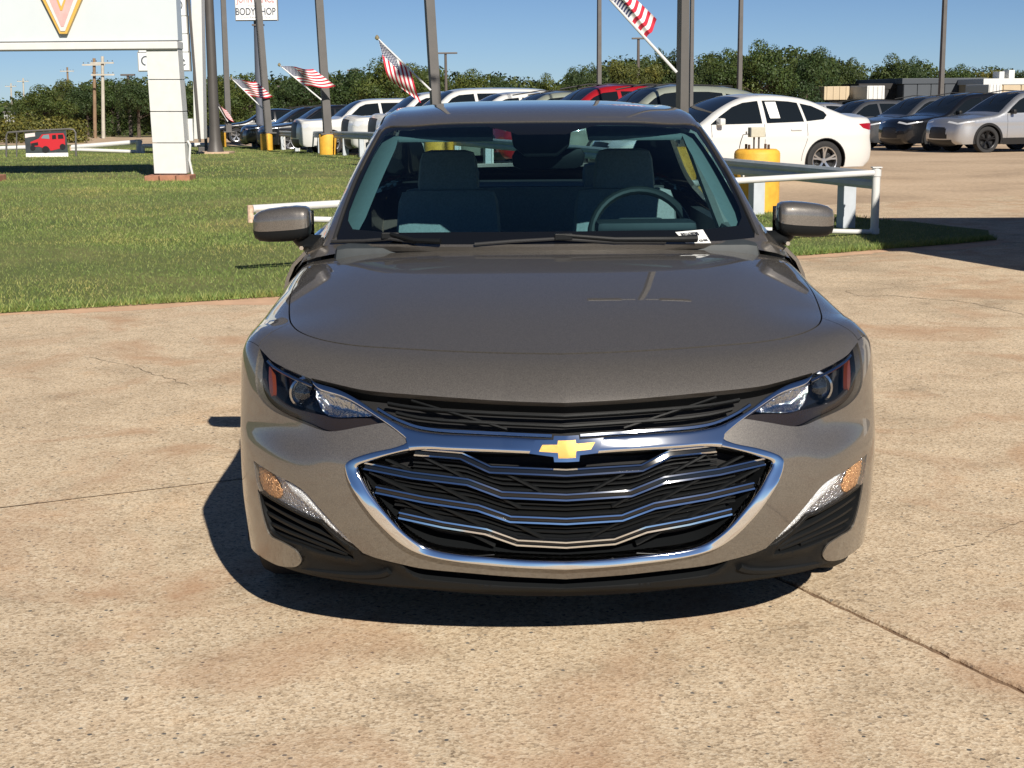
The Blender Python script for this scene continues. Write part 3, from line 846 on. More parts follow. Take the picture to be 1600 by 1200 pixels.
    for sg in (-1, 1):
        SP = np.array([[(sg * x * f, y, z + (.03 * sstep(2.2, 4.2, y) if j < 3 else 0)) for j, (x, z) in enumerate(zip(xs, zs))] for y, f in st])
        SS = Surf(SP)
        if sg < 0:
            base_n = SS.nrm
            SS.nrm = lambda uv_, e=.002, f=base_n: -f(uv_, e)
        yv = np.array([p[0] for p in st])
        toq = lambda pts: np.stack([np.interp([-p[1] for p in pts], [-z for z in zs], SS.tu), np.interp([p[0] for p in pts], yv, SS.tv)], 1)
        ra = [(3.795 + .385 * math.cos(a), .335 + .385 * math.sin(a)) for a in np.linspace(math.pi * 1.12, -math.pi * .12, 26)]
        polys = {'front_door': [(1.565, .965), (2.64, .965), (2.66, .28), (1.58, .28)],
                 'rear_door': [(2.648, .965), (3.62, .965), (3.60, .80), (3.42, .55), (3.36, .28), (2.668, .28)],
                 'rocker_panel': [(1.52, .275), (3.40, .275), (3.40, .206), (1.50, .206)],
                 'quarter_panel': [(3.628, .965), (4.90, .965), (4.90, .206)] + [(4.18, .206)] + ra[::-1] + [(3.415, .55), (3.608, .80)]}
        polys['quarter_panel'] = [(3.628, .965), (4.90, .965), (4.90, .206), (4.155, .206)] + ra[::-1] + [(3.432, .56), (3.608, .79)]
        for nm, p in polys.items():
            pq = toq(dense(np.array(p), .05)); lo, hi = pq.min(0), pq.max(0)
            gu, gv = np.meshgrid(np.arange(lo[0], hi[0], .05), np.arange(lo[1], hi[1], .08))
            a, b = triangulate([(pq, True)], np.stack([gu.ravel(), gv.ravel()], 1) + .001)
            kk = in_poly(a[b].mean(1), pq); bb = b[kk]
            if sg < 0: bb = bb[:, ::-1]
            d = region_mesh(nm, SS, a, bb, taupe if nm != 'rocker_panel' else blackp, car, flange=.012)
            if 'door' in nm:
                yy = 2.50 if nm[0] == 'f' else 3.42
                hx = float(np.interp(-.80, [-z for z in zs], xs)) * sg
                MB().tube([(hx, yy - .10, .80), (hx + sg * .03, yy - .08, .80), (hx + sg * .032, yy + .06, .80), (hx, yy + .09, .80)], [.009, .012, .012, .009], 8).build('handle', chrome, d, smooth=True)
        # belt moulding
        MB().tube([(sg * .858, 1.62, .968), (sg * .862, 2.6, .972), (sg * .865, 3.5, .99), (sg * .84, 4.0, 1.0)], .008, 6).build('belt_molding', chrome, car, smooth=True)
        # wheel housings
        for yc in (.965, 3.795):
            prof = []
            mbw = MB(); n = 18
            V = []
            for a in np.linspace(-.35, math.pi + .35, n):
                for xx in (.58, .915):
                    V.append((sg * xx, yc + .385 * math.cos(a), .335 + .385 * math.sin(a)))
            mbw.add(V, [(2 * i, 2 * i + 1, 2 * i + 3, 2 * i + 2) for i in range(n - 1)])
            mbw.build('wheel_liner', void, car)
            w = wheel_parts(car, (sg * .80, yc, .335), .335, .225, sg, mat('alloy_silver', (0.55, 0.56, 0.58), rough=0.25, metal=0.9), 5)
    dk = []
    for y, z in ((4.47, 1.118), (4.6, 1.10), (4.75, 1.085), (4.88, 1.06), (4.915, 1.0), (4.925, .9), (4.935, .75), (4.93, .5), (4.90, .25)):
        w = .81 if y < 4.6 else .80
        dk.append([(x * w, y - .09 * abs(x) ** 3 - (.0), z - .05 * abs(x) ** 3) for x in np.linspace(-1, 1, 15)])
    DS = Surf(np.array(dk)); gu, gv = np.meshgrid(np.linspace(DS.tu[0], DS.tu[-1], 24), np.linspace(DS.tv[0], DS.tv[-1], 24))
    P = DS.at(np.stack([gu.ravel(), gv.ravel()], 1))
    MB().add(P, [(i * 24 + j, i * 24 + j + 1, i * 24 + 24 + j + 1, i * 24 + 24 + j) for i in range(23) for j in range(23)]).build('trunk_lid', taupe, car, smooth=True)
    for sg in (-1, 1):
        MB().box((sg * .62, 4.90, .90), (.34, .06, .12)).build('tail_light', mat('tail_red', (0.35, 0.01, 0.01), rough=0.15), car, bevel=.02, smooth=True)
    # cowl between bonnet and glass
    cl = []
    for y0, z0 in ((1.255, .955), (1.285, .970), (1.315, .992)):
        cl.append([(x, y0 + .235 * (abs(x) / .75) ** 2.2, z0 - .012 * (abs(x) / .75) ** 2) for x in np.linspace(-.75, .75, 25)])
    n = 25
    MB().add([p for r in cl for p in r], [(i * n + j, i * n + j + 1, i * n + n + j + 1, i * n + n + j) for i in range(2) for j in range(n - 1)]).build('cowl', blackp, car, smooth=True)
    # panel closing the corner between fender, bonnet and windscreen pillar
    for sg in (-1, 1):
        A_ = [(.66, 1.385, .978), (.71, 1.413, .970), (.787, 1.459, .952), (.842, 1.505, .930), (.876, 1.56, .89)]
        B_ = [(.70, 1.47, .992), (.748, 1.503, .990), (.777, 1.528, .980), (.838, 1.572, .952), (.875, 1.60, .90)]
        MB().add([(sg * x, y, z) for x, y, z in A_ + B_], [(i, i + 1, i + 6, i + 5) for i in range(4)]).build('fender_corner', taupe, car, smooth=True)
    # wipers lie on the foot of the glass
    def gp(px, off=.014):
        uvp = TS.from_px([px]); return TS.at(uvp)[0] + TS.nrm(uvp)[0] * off
    for arm, blade, piv in (([(880, 376), (960, 382), (1050, 388), (1088, 392)], [(742, 386), (800, 381), (870, 377), (960, 382), (1040, 388)], (1092, 391)),
                            ([(612, 374), (650, 384), (690, 388)], [(520, 381), (570, 380), (612, 377), (650, 382)], (690, 388))):
        w = MB().tube([gp(p, .022) for p in arm], [.007, .008, .010, .013][:len(arm)], 8)
        w.build('wiper_arm', blackp, car, smooth=True)
        b = MB().tube([gp(p, .010) for p in blade], .006, 8).build('wiper_blade', rubber, car, smooth=True)
        c_ = gp(arm[0], .016)
        MB().box(tuple(c_), (.06, .02, .022)).build('wiper_clip', blackp, car, bevel=.004)
    # stock sticker inside the glass
    stq = TS.from_px([(1055, 363), (1098, 359), (1111, 380), (1072, 380.5)])
    sp = TS.at(stq) + TS.nrm(stq) * .001
    stk = MB().add(list(sp) + list(sp - TS.nrm(stq) * .0004), [(0, 1, 2, 3), (7, 6, 5, 4)]).build('stock_sticker', mat('sticker_paper', (0.82, 0.83, 0.80), rough=0.5), car)
    ex = Vector(sp[1] - sp[0]).normalized(); nz_ = Vector(TS.nrm(stq)[0]); ey = nz_.cross(ex).normalized()
    def stick_text(body, px, size, sx):
        c_ = Vector(TS.at(TS.from_px([px]))[0]) + nz_ * .0025
        m4 = Matrix(((ex.x, ey.x, nz_.x, c_.x), (ex.y, ey.y, nz_.y, c_.y), (ex.z, ey.z, nz_.z, c_.z), (0, 0, 0, 1)))
        text_obj('print', body, size, mat('sticker_ink', (0.02, 0.02, 0.025), rough=0.6), stk, m4, extrude=.0002, sx=sx, bold=.0006)
    stick_text('RF163038', (1078, 367), .027, .62); stick_text('C3 KM', (1099, 376.5), .014, .8)

    # -------- door mirrors
    for sg in (-1, 1):
        mr = bpy.data.objects.new('door_mirror', None); COL.objects.link(mr); mr.parent = car
        c0 = np.array([.937, 1.735, 1.040])
        pr = [(-.104, .02), (-.103, .55), (-.098, .80), (-.085, .92), (-.05, 1.0), (.0, 1.0), (.05, .95), (.08, .86), (.097, .70), (.104, .45), (.105, .02)]
        V = []; nseg = 20
        def shell(x, s, a):
            # cross-section in y,z: rounded nose to the front, flat at the rear
            ca, sa = math.cos(a), math.sin(a)
            zz = math.copysign(abs(sa) ** .50, sa) * .062 * s; yy = -math.copysign(abs(ca) ** .62, ca) * .072 * s
            if yy > .025: yy = .025 + (yy - .025) * .2
            zz *= 1.0 if abs(math.sin(a)) < .9 else 1.0
            return (x, yy, zz)
        for part, m, lo, hi in (('cap', taupe, -0.30, 1.05), ('base_shell', blackp, -1.05, -0.30)):
            mbm = MB(); rowsV = []
            for x, s in zip(np.interp(np.linspace(0, len(pr) - 1, 31), range(len(pr)), [p[0] for p in pr]), np.interp(np.linspace(0, len(pr) - 1, 31), range(len(pr)), [p[1] for p in pr])):
                rr = []
                for a in np.linspace(-math.pi, math.pi, 73):
                    p = shell(x, s, a); rr.append(p)
                rowsV.append(rr)
            V = []; Fc = []
            nn_ = 73
            for r in rowsV:
                for p in r:
                    x, y, z = p
                    tilt = .010 * (x / .12)
                    V.append((sg * (c0[0] + x), c0[1] + y + .02 * x / .12, c0[2] + z - tilt + .004))
            for i in range(30):
                for j in range(nn_ - 1):
                    am = -math.pi + 2 * math.pi * (j + .5) / (nn_ - 1)
                    up = math.sin(am) > -.09
                    if (part == 'cap') == bool(up): Fc.append((i * nn_ + j, i * nn_ + j + 1, (i + 1) * nn_ + j + 1, (i + 1) * nn_ + j))
            if part == 'cap':
                pass
            mbm.add(V, Fc).build(part, m, mr, smooth=True, sharp=60)
        mbm = MB()
        mbm.add([(sg * (c0[0] + x), c0[1] + y, c0[2] + z) for x, y, z in ((-.11, .03, -.05), (.10, .05, -.045), (.10, .05, .05), (-.11, .03, .05))], [(0, 1, 2, 3)])
        mbm.build('mirror_glass', chrome, mr)
        mbm = MB().tube([(sg * .79, 1.69, .968), (sg * .83, 1.71, .972), (sg * .865, 1.725, .985), (sg * .905, 1.738, 1.0)], [.040, .036, .030, .012], 12)
        mbm.build('mirror_arm', blackp, mr, smooth=True)
    # -------- cabin
    cab = MB()
    cab.box((0, 1.62, .93), (1.45, .50, .14)).box((0, 1.86, .84), (1.40, .14, .26))
    cab.build('dashboard', trim_d, car, bevel=.05, smooth=True)
    MB().box((0, 2.9, .30), (1.5, 3.0, .04)).box((.80, 2.6, .65), (.05, 2.2, .6)).box((-.80, 2.6, .65), (.05, 2.2, .6)).box((0, 4.05, 1.03), (1.3, .6, .04)).build('cabin_lining', trim_d, car)
    def seat(x, y, wide=.50):
        s = bpy.data.objects.new('seat', None); COL.objects.link(s); s.parent = car
        MB().box((x, y - .22, .52), (wide, .52, .16), taper=.95).build('cushion', cloth, s, bevel=.05, smooth=True)
        MB().box((x, y + .09, .82), (wide, .14, .58), taper=.82, rx=-.22).build('backrest', cloth, s, bevel=.055, smooth=True)
        MB().box((x, y + .20, 1.17), (.27, .11, .19), taper=.86, rx=-.1).build('headrest', cloth, s, bevel=.045, smooth=True)
        for dx in (-.06, .06): MB().tube([(x + dx, y + .17, 1.02), (x + dx, y + .195, 1.13)], .007, 6).build('headrest_post', dchrome, s)
    seat(-.37, 2.55); seat(.37, 2.55)
    rs = bpy.data.objects.new('rear_bench', None); COL.objects.link(rs); rs.parent = car
    MB().box((0, 3.55, .80), (1.32, .16, .52), taper=.92, rx=-.3).build('backrest', cloth, rs, bevel=.05, smooth=True)
    for x in (-.38, .38): MB().box((x, 3.70, 1.10), (.26, .10, .13)).build('headrest', cloth, rs, bevel=.04, smooth=True)
    for sg in (-1, 1):
        MB().tube([(sg * .78, 2.62, .95), (sg * .70, 2.62, 1.15), (sg * .62, 2.62, 1.36)], .035, 8).build('pillar_cover', trim_l, car, smooth=True)
        MB().box((sg * .79, 2.15, .93), (.06, 1.0, .07)).build('door_card', trim_l, car, bevel=.02, smooth=True)
    # steering wheel
    sw_ = MB(); cpt = Vector((.37, 1.98, .965)); ax = Matrix.Rotation(math.radians(-25), 3, 'X')
    ringp = [cpt + ax @ Vector((.185 * math.cos(a), 0, .185 * math.sin(a))) for a in np.linspace(0, 2 * math.pi, 37)]
    sw_.tube(ringp, .016, 10, cap=False)
    sw_.build('steering_wheel', mat('wheel_leather', (0.016, 0.02, 0.02), rough=0.5), car, smooth=True)
    MB().box(tuple(cpt), (.17, .05, .14), rx=math.radians(-25)).box(tuple(cpt), (.36, .03, .05), rx=math.radians(-25)).build('steering_hub', trim_d, car, bevel=.015, smooth=True)
    MB().box((.37, 1.80, 1.015), (.36, .16, .05)).build('instrument_hood', trim_d, car, bevel=.02, smooth=True)
    # sensor cover and rear-view mirror behind the glass
    MB().prism([(-.115, 1.375), (.115, 1.375), (.105, 1.30), (.06, 1.262), (-.06, 1.262), (-.105, 1.30)], 2.02, 2.10).build('sensor_cover', blackp, car, bevel=.01, smooth=True)
    o = MB().prism([(-.125, 1.285), (.125, 1.29), (.14, 1.265), (.13, 1.225), (.10, 1.215), (-.10, 1.21), (-.135, 1.225), (-.14, 1.26)], 2.10, 2.135).build('rear_view_mirror', blackp, car, bevel=.008, smooth=True)
    o.location = (.03, 0, 0)
    # sun visors folded up
    for x in (-.36, .36): MB().box((x, 2.17, 1.345), (.36, .15, .02), rx=.25).build('sun_visor', trim_l, car, bevel=.006, smooth=True)
    return car

WCACHE = {}
def wheel_parts(parent, c, r, w, sg, alloy, spokes=5):
    wh = bpy.data.objects.new('wheel', None); COL.objects.link(wh); wh.parent = parent
    wh.location = c
    key = (round(r, 3), round(w, 3), sg, spokes, alloy.name)
    if key in WCACHE:
        for nm, me in WCACHE[key]: link(nm, me, wh)
        return wh
    rub = mat('tyre_rubber', (0.02, 0.02, 0.021), rough=0.8, bump=0.15, bscale=120)
    rr = r * .70
    MB().lathe([(rr, -w * .42), (r * .86, -w * .5), (r * .96, -w * .47), (r, -w * .34), (r, w * .34), (r * .96, w * .47), (r * .86, w * .5), (rr, w * .42)], 40, 'x', cap=False).build('tyre', rub, wh, smooth=True)
    dark = mat('wheel_dark', (0.015, 0.015, 0.016), rough=0.5)
    MB().lathe([(.01, sg * w * .02), (rr * .99, sg * w * .02)], 28, 'x', cap=False).build('brake_backing', dark, wh)
    rim = MB()
    rim.lathe([(rr * 1.02, sg * w * .47), (rr * 1.0, sg * w * .50), (rr * .93, sg * w * .47), (rr * .90, sg * w * .10)], 40, 'x', cap=False)
    rim.lathe([(.001, sg * w * .40), (rr * .17, sg * w * .40), (rr * .22, sg * w * .30)], 20, 'x', cap=False)
    for k in range(spokes):
        a = 2 * math.pi * k / spokes + .3
        for da in (-.16, .16):
            V = []
            for rad, wd, xo in ((rr * .15, .030 * r / .33, .36), (rr * .55, .026 * r / .33, .40), (rr * .95, .034 * r / .33, .46)):
                aa = a + da * (rad / rr)
                d = np.array([0, math.cos(aa), math.sin(aa)]); t = np.array([0, -math.sin(aa), math.cos(aa)])
                for sgn, x in ((-1, xo), (1, xo), (1, xo - .16), (-1, xo - .16)):
                    V.append(d * rad + t * sgn * wd * .5 + np.array([sg * w * x, 0, 0]))
            Fc = []
            for i in range(2):
                for j in range(4): Fc.append((i * 4 + j, i * 4 + (j + 1) % 4, i * 4 + 4 + (j + 1) % 4, i * 4 + 4 + j))
            rim.add(V, Fc + [(0, 1, 2, 3), (8, 9, 10, 11)])
    rim.build('rim', alloy, wh, smooth=True)
    WCACHE[key] = [(o.name.split('.')[0], o.data) for o in wh.children]
    return wh

HERO = build_hero()

# ================================================================== GROUND
def mat_concrete():
    m, nt, b = nodes_of('exposed_concrete')
    tc = N(nt, 'ShaderNodeTexCoord'); gm = N(nt, 'ShaderNodeNewGeometry')
    P = gm.outputs['Position']
    def vor(scale, feature='F1'):
        v = N(nt, 'ShaderNodeTexVoronoi', i_Scale=scale); v.feature = feature; nt.links.new(P, v.inputs['Vector']); return v
    def noise(scale, detail=6.0, rough=.6, dist=0.0):
        n = N(nt, 'ShaderNodeTexNoise', i_Scale=scale, i_Detail=detail, i_Roughness=rough, i_Distortion=dist); nt.links.new(P, n.inputs['Vector']); return n
    def mix(fac, a, c, mode='MIX'):
        x = N(nt, 'ShaderNodeMix', data_type='RGBA', blend_type=mode)
        if isinstance(fac, float): x.inputs[0].default_value = fac
        else: nt.links.new(fac, x.inputs[0])
        for s, i in ((a, 6), (c, 7)):
            if isinstance(s, tuple): x.inputs[i].default_value = (*s, 1)
            else: nt.links.new(s, x.inputs[i])
        return x.outputs[2]
    v1 = vor(110.0); v2 = vor(62.0); v3 = vor(230.0)
    def first(v):
        s = N(nt, 'ShaderNodeSeparateColor'); nt.links.new(v.outputs['Color'], s.inputs[0]); return s.outputs
    s1, s2, s3 = first(v1), first(v2), first(v3)
    fine = ramp(nt, s1[0], [(0, (.20, .15, .105)), (.16, (.46, .345, .225)), (.45, (.70, .555, .385)), (.78, (.79, .655, .475)), (1, (.86, .755, .59))])
    tiny = ramp(nt, s3[0], [(0, (.30, .22, .145)), (.35, (.65, .51, .35)), (1, (.84, .70, .51))])
    c = mix(.45, fine.outputs[0], tiny.outputs[0])
    stone = ramp(nt, s2[1], [(0, (.10, .10, .10)), (.5, (.22, .21, .19)), (1, (.55, .44, .32))])
    pick = N(nt, 'ShaderNodeMath', operation='GREATER_THAN'); pick.inputs[1].default_value = .95; nt.links.new(s2[0], pick.inputs[0])
    edge = N(nt, 'ShaderNodeMath', operation='LESS_THAN'); edge.inputs[1].default_value = .0060; 
    dd = N(nt, 'ShaderNodeMath', operation='MULTIPLY'); dd.inputs[1].default_value = 1 / 62.0; nt.links.new(v2.outputs['Distance'], dd.inputs[0]); nt.links.new(dd.outputs[0], edge.inputs[0])
    pk = N(nt, 'ShaderNodeMath', operation='MULTIPLY'); nt.links.new(pick.outputs[0], pk.inputs[0]); nt.links.new(edge.outputs[0], pk.inputs[1])
    c = mix(pk.outputs[0], c, stone.outputs[0])
    big = noise(.55, 7.0, .62, .6); st = ramp(nt, big.outputs['Fac'], [(.30, (.70, .69, .68)), (.45, (.97, .96, .95)), (.58, (1, 1, 1)), (.72, (.96, .82, .70))])
    c = mix(.85, c, st.outputs[0], 'MULTIPLY')
    mid = noise(3.2, 8.0, .68, .4); s4 = ramp(nt, mid.outputs['Fac'], [(.26, (.52, .51, .51)), (.40, (.86, .85, .84)), (.58, (1, 1, 1)), (.78, (1.0, .90, .80))])
    c = mix(.9, c, s4.outputs[0], 'MULTIPLY')
    rust = noise(1.3, 5.0, .6, 1.0); rf = ramp(nt, rust.outputs['Fac'], [(.50, (0, 0, 0)), (.70, (.72, .72, .72))])
    c = mix(rf.outputs[0], c, (.47, .28, .165))
    oi = N(nt, 'ShaderNodeObjectInfo'); ov = ramp(nt, oi.outputs['Random'], [(0, (.86, .82, .79)), (1, (1.0, 1.0, 1.0))])
    c = mix(1.0, c, ov.outputs[0], 'MULTIPLY')
    nt.links.new(c, b.inputs['Base Color'])
    b.inputs['Roughness'].default_value = .88; b.inputs['Specular IOR Level'].default_value = .25
    bp = N(nt, 'ShaderNodeBump', i_Strength=.28, i_Distance=.003); nt.links.new(s3[0], bp.inputs['Height'])
    bp2 = N(nt, 'ShaderNodeBump', i_Strength=.22, i_Distance=.004); nt.links.new(v1.outputs['Distance'], bp2.inputs['Height']); nt.links.new(bp.outputs[0], bp2.inputs['Normal'])
    nt.links.new(bp2.outputs[0], b.inputs['Normal'])
    MATS['concrete'] = m
    return m
def mat_far_concrete():
    m, nt, b = nodes_of('worn_lot_surface')
    gm = N(nt, 'ShaderNodeNewGeometry')
    n1 = N(nt, 'ShaderNodeTexNoise', i_Scale=.35, i_Detail=9.0, i_Roughness=.65, i_Distortion=.5); nt.links.new(gm.outputs['Position'], n1.inputs['Vector'])
    r = ramp(nt, n1.outputs['Fac'], [(.28, (.40, .295, .20)), (.5, (.58, .435, .295)), (.72, (.66, .51, .36))])
    n2 = N(nt, 'ShaderNodeTexNoise', i_Scale=14.0, i_Detail=8.0, i_Roughness=.7); nt.links.new(gm.outputs['Position'], n2.inputs['Vector'])
    r2 = ramp(nt, n2.outputs['Fac'], [(.3, (.68, .66, .64)), (.65, (1.05, 1.04, 1.02))])
    x = N(nt, 'ShaderNodeMix', data_type='RGBA', blend_type='MULTIPLY'); x.inputs[0].default_value = 1; nt.links.new(r.outputs[0], x.inputs[6]); nt.links.new(r2.outputs[0], x.inputs[7])
    nt.links.new(x.outputs[2], b.inputs['Base Color']); b.inputs['Roughness'].default_value = .9
    return m
CONC = mat_concrete(); LOT = mat_far_concrete()
dirt = mat('joint_dirt', (.20, .125, .075), rough=.95, var=.4, vscale=25)
E1 = np.array([.8988, .4384]); E2 = np.array([-.4384, .8988])
def grid_sheet(name, xs, ys, dz, m):
    V = [(x, y, float(gz(y)) + dz) for y in ys for x in xs]; n = len(xs)
    return MB().add(V, [(j * n + i, j * n + i + 1, (j + 1) * n + i + 1, (j + 1) * n + i) for j in range(len(ys) - 1) for i in range(n - 1)]).build(name, m, smooth=True)
ys_all = list(np.arange(-60, 25, 5)) + list(np.arange(25, 60, 1.5)) + list(np.arange(60, 140, 10)) + [200, 300, 500, 900, 1800]
fieldm = mat('dry_field', (.16, .14, .06), rough=.95, var=.35, vscale=.3)
tag(grid_sheet('ground', [-1800, -400, -100, -40, -20, 0, 20, 40, 100, 400, 1800], ys_all, -.16, fieldm), kind='structure')
# the lot as one sheet (seen as such beyond the slabs)
PAVE = tag(grid_sheet('pavement', [-70, -40, -20, -10, 0, 10, 20, 40, 80], [y for y in ys_all if y <= 90], -.004, LOT), kind='structure')
# near slabs, each a real piece with open joints
def slab(a0, a1, b0, b1, ga0, ga1, gb0, gb1):
    """rectangle in slab directions E1,E2 with joint half-widths on its four sides; ragged edges"""
    def edge(p, q, jit):
        n = max(2, int(np.linalg.norm(np.subtract(q, p)) / .04)); out = []
        for k in range(n):
            t = k / n; out.append((p[0] + (q[0] - p[0]) * t + RNG.normal(0, jit), p[1] + (q[1] - p[1]) * t + RNG.normal(0, jit)))
        return out
    c = [(a0 + ga0, b0 + gb0), (a1 - ga1, b0 + gb0), (a1 - ga1, b1 - gb1), (a0 + ga0, b1 - gb1)]
    g = [gb0, ga1, gb1, ga0]
    pts = []
    for i in range(4): pts += edge(c[i], c[(i + 1) % 4], g[i] * .22)
    cen = np.mean(c, 0); pts = np.array(pts); n = len(pts)
    ins = cen + (pts - cen) * (1 - .005 / np.maximum(np.abs(pts - cen).max(1, keepdims=True), .1))
    # where two pours meet without a joint the edge stays flush
    flush = np.zeros(n, bool)
    for gi, val, ax in ((ga0, a0, 0), (ga1, a1, 0), (gb0, b0, 1), (gb1, b1, 1)):
        if gi == 0: flush |= np.abs(pts[:, ax] - val) < 1e-6
    ins[flush] = cen + (pts[flush] - cen) * .9999
    W = lambda p, z: (*(E1 * p[0] + E2 * p[1]), z)
    V = [W(p, .016) for p in ins] + [W(p, .016 if fl else .009) for p, fl in zip(pts, flush)] + [W(p, -.002) for p in pts] + [W(cen, .016)]
    Fc = [(i, (i + 1) % n, 3 * n) for i in range(n)]
    for o in (0, n): Fc += [(o + i, o + n + i, o + n + (i + 1) % n, o + (i + 1) % n) for i in range(n)]
    return MB().add(V, Fc)
C1A = [2.77 + 4.6 * k for k in (-6, -4, -2, 0, 1, 2, 3)]; C1B = [-22, -12.5, -3.9, 11.2, 20]; c2 = [5.80 + 5.4 * k for k in (-2, -1, 0, 1, 2)]
for j in range(len(c2) - 1):
    c1 = C1A if c2[j] < 5.7 else C1B
    for i in range(len(c1) - 1):
        gB0 = .011 if abs(c1[i] - 2.77) < .01 else .006; gB1 = .011 if abs(c1[i + 1] - 2.77) < .01 else .006
        cc = E1 * (c1[i] + c1[i + 1]) / 2 + E2 * (c2[j] + 2.7)
        if abs(cc[0]) > 22 or cc[1] < -4: continue
        slab(c1[i], c1[i + 1], c2[j], c2[j + 1], gB0, gB1, 0 if abs(c2[j] - 5.8) < .01 else .004, 0 if (abs(c2[j + 1] - 5.8) < .01 and c1[i] > 2.7) else .004).build('slab', CONC, PAVE)
GZ0 = .016      # top of the slabs
joint = MB()
for a in (2.77,):
    P = [E1 * a + E2 * b for b in np.arange(-5, 5.8, .1)]
    V = [(*(p + E1 * s * .03), .003 + RNG.uniform(0, .004)) for p in P for s in (-1, 1)]
    joint.add(V, [(2 * i, 2 * i + 1, 2 * i + 3, 2 * i + 2) for i in range(len(P) - 1)])
joint.build('joint_fill', dirt, PAVE)
jd = mat('joint_dark', (.10, .065, .04), rough=1.0, var=.3, vscale=20)
for b_ in (.4, 5.8):
    P = [E1 * a + E2 * (b_ + RNG.normal(0, .0012)) for a in np.arange(-20, 2.8 if b_ > 1 else 18, .25)]
    MB().add([(*(p + E2 * s * .0035), GZ0 + .0015) for p in P for s in (-1, 1)], [(2 * i, 2 * i + 1, 2 * i + 3, 2 * i + 2) for i in range(len(P) - 1)]).build('joint_fill', jd, PAVE)
def crack(px, w):
    P = np.array([ground_at(*p)[:2] for p in px]); P = smooth_line(P, 10); P = P + RNG.normal(0, .008, P.shape)
    V = []
    for i, p in enumerate(P):
        ww = w * (.35 + .65 * RNG.random()) * (1 if 0 < i < len(P) - 1 else .1)
        V += [(p[0] - ww * .4, p[1] - ww, GZ0 + .0025), (p[0] + ww * .4, p[1] + ww, GZ0 + .0025)]
    MB().add(V, [(2 * i, 2 * i + 1, 2 * i + 3, 2 * i + 2) for i in range(len(P) - 1)]).build('crack', mat('crack_dirt', (.07, .045, .03), rough=1.0), PAVE, fixn=False)
crack([(1320, 458), (1345, 466), (1395, 466), (1440, 470), (1500, 475), (1550, 484), (1600, 496)], .006)
crack([(140, 563), (200, 576), (250, 592), (300, 608)], .0025)
crack([(1420, 879), (1470, 868), (1530, 855), (1560, 836), (1600, 822)], .0025)
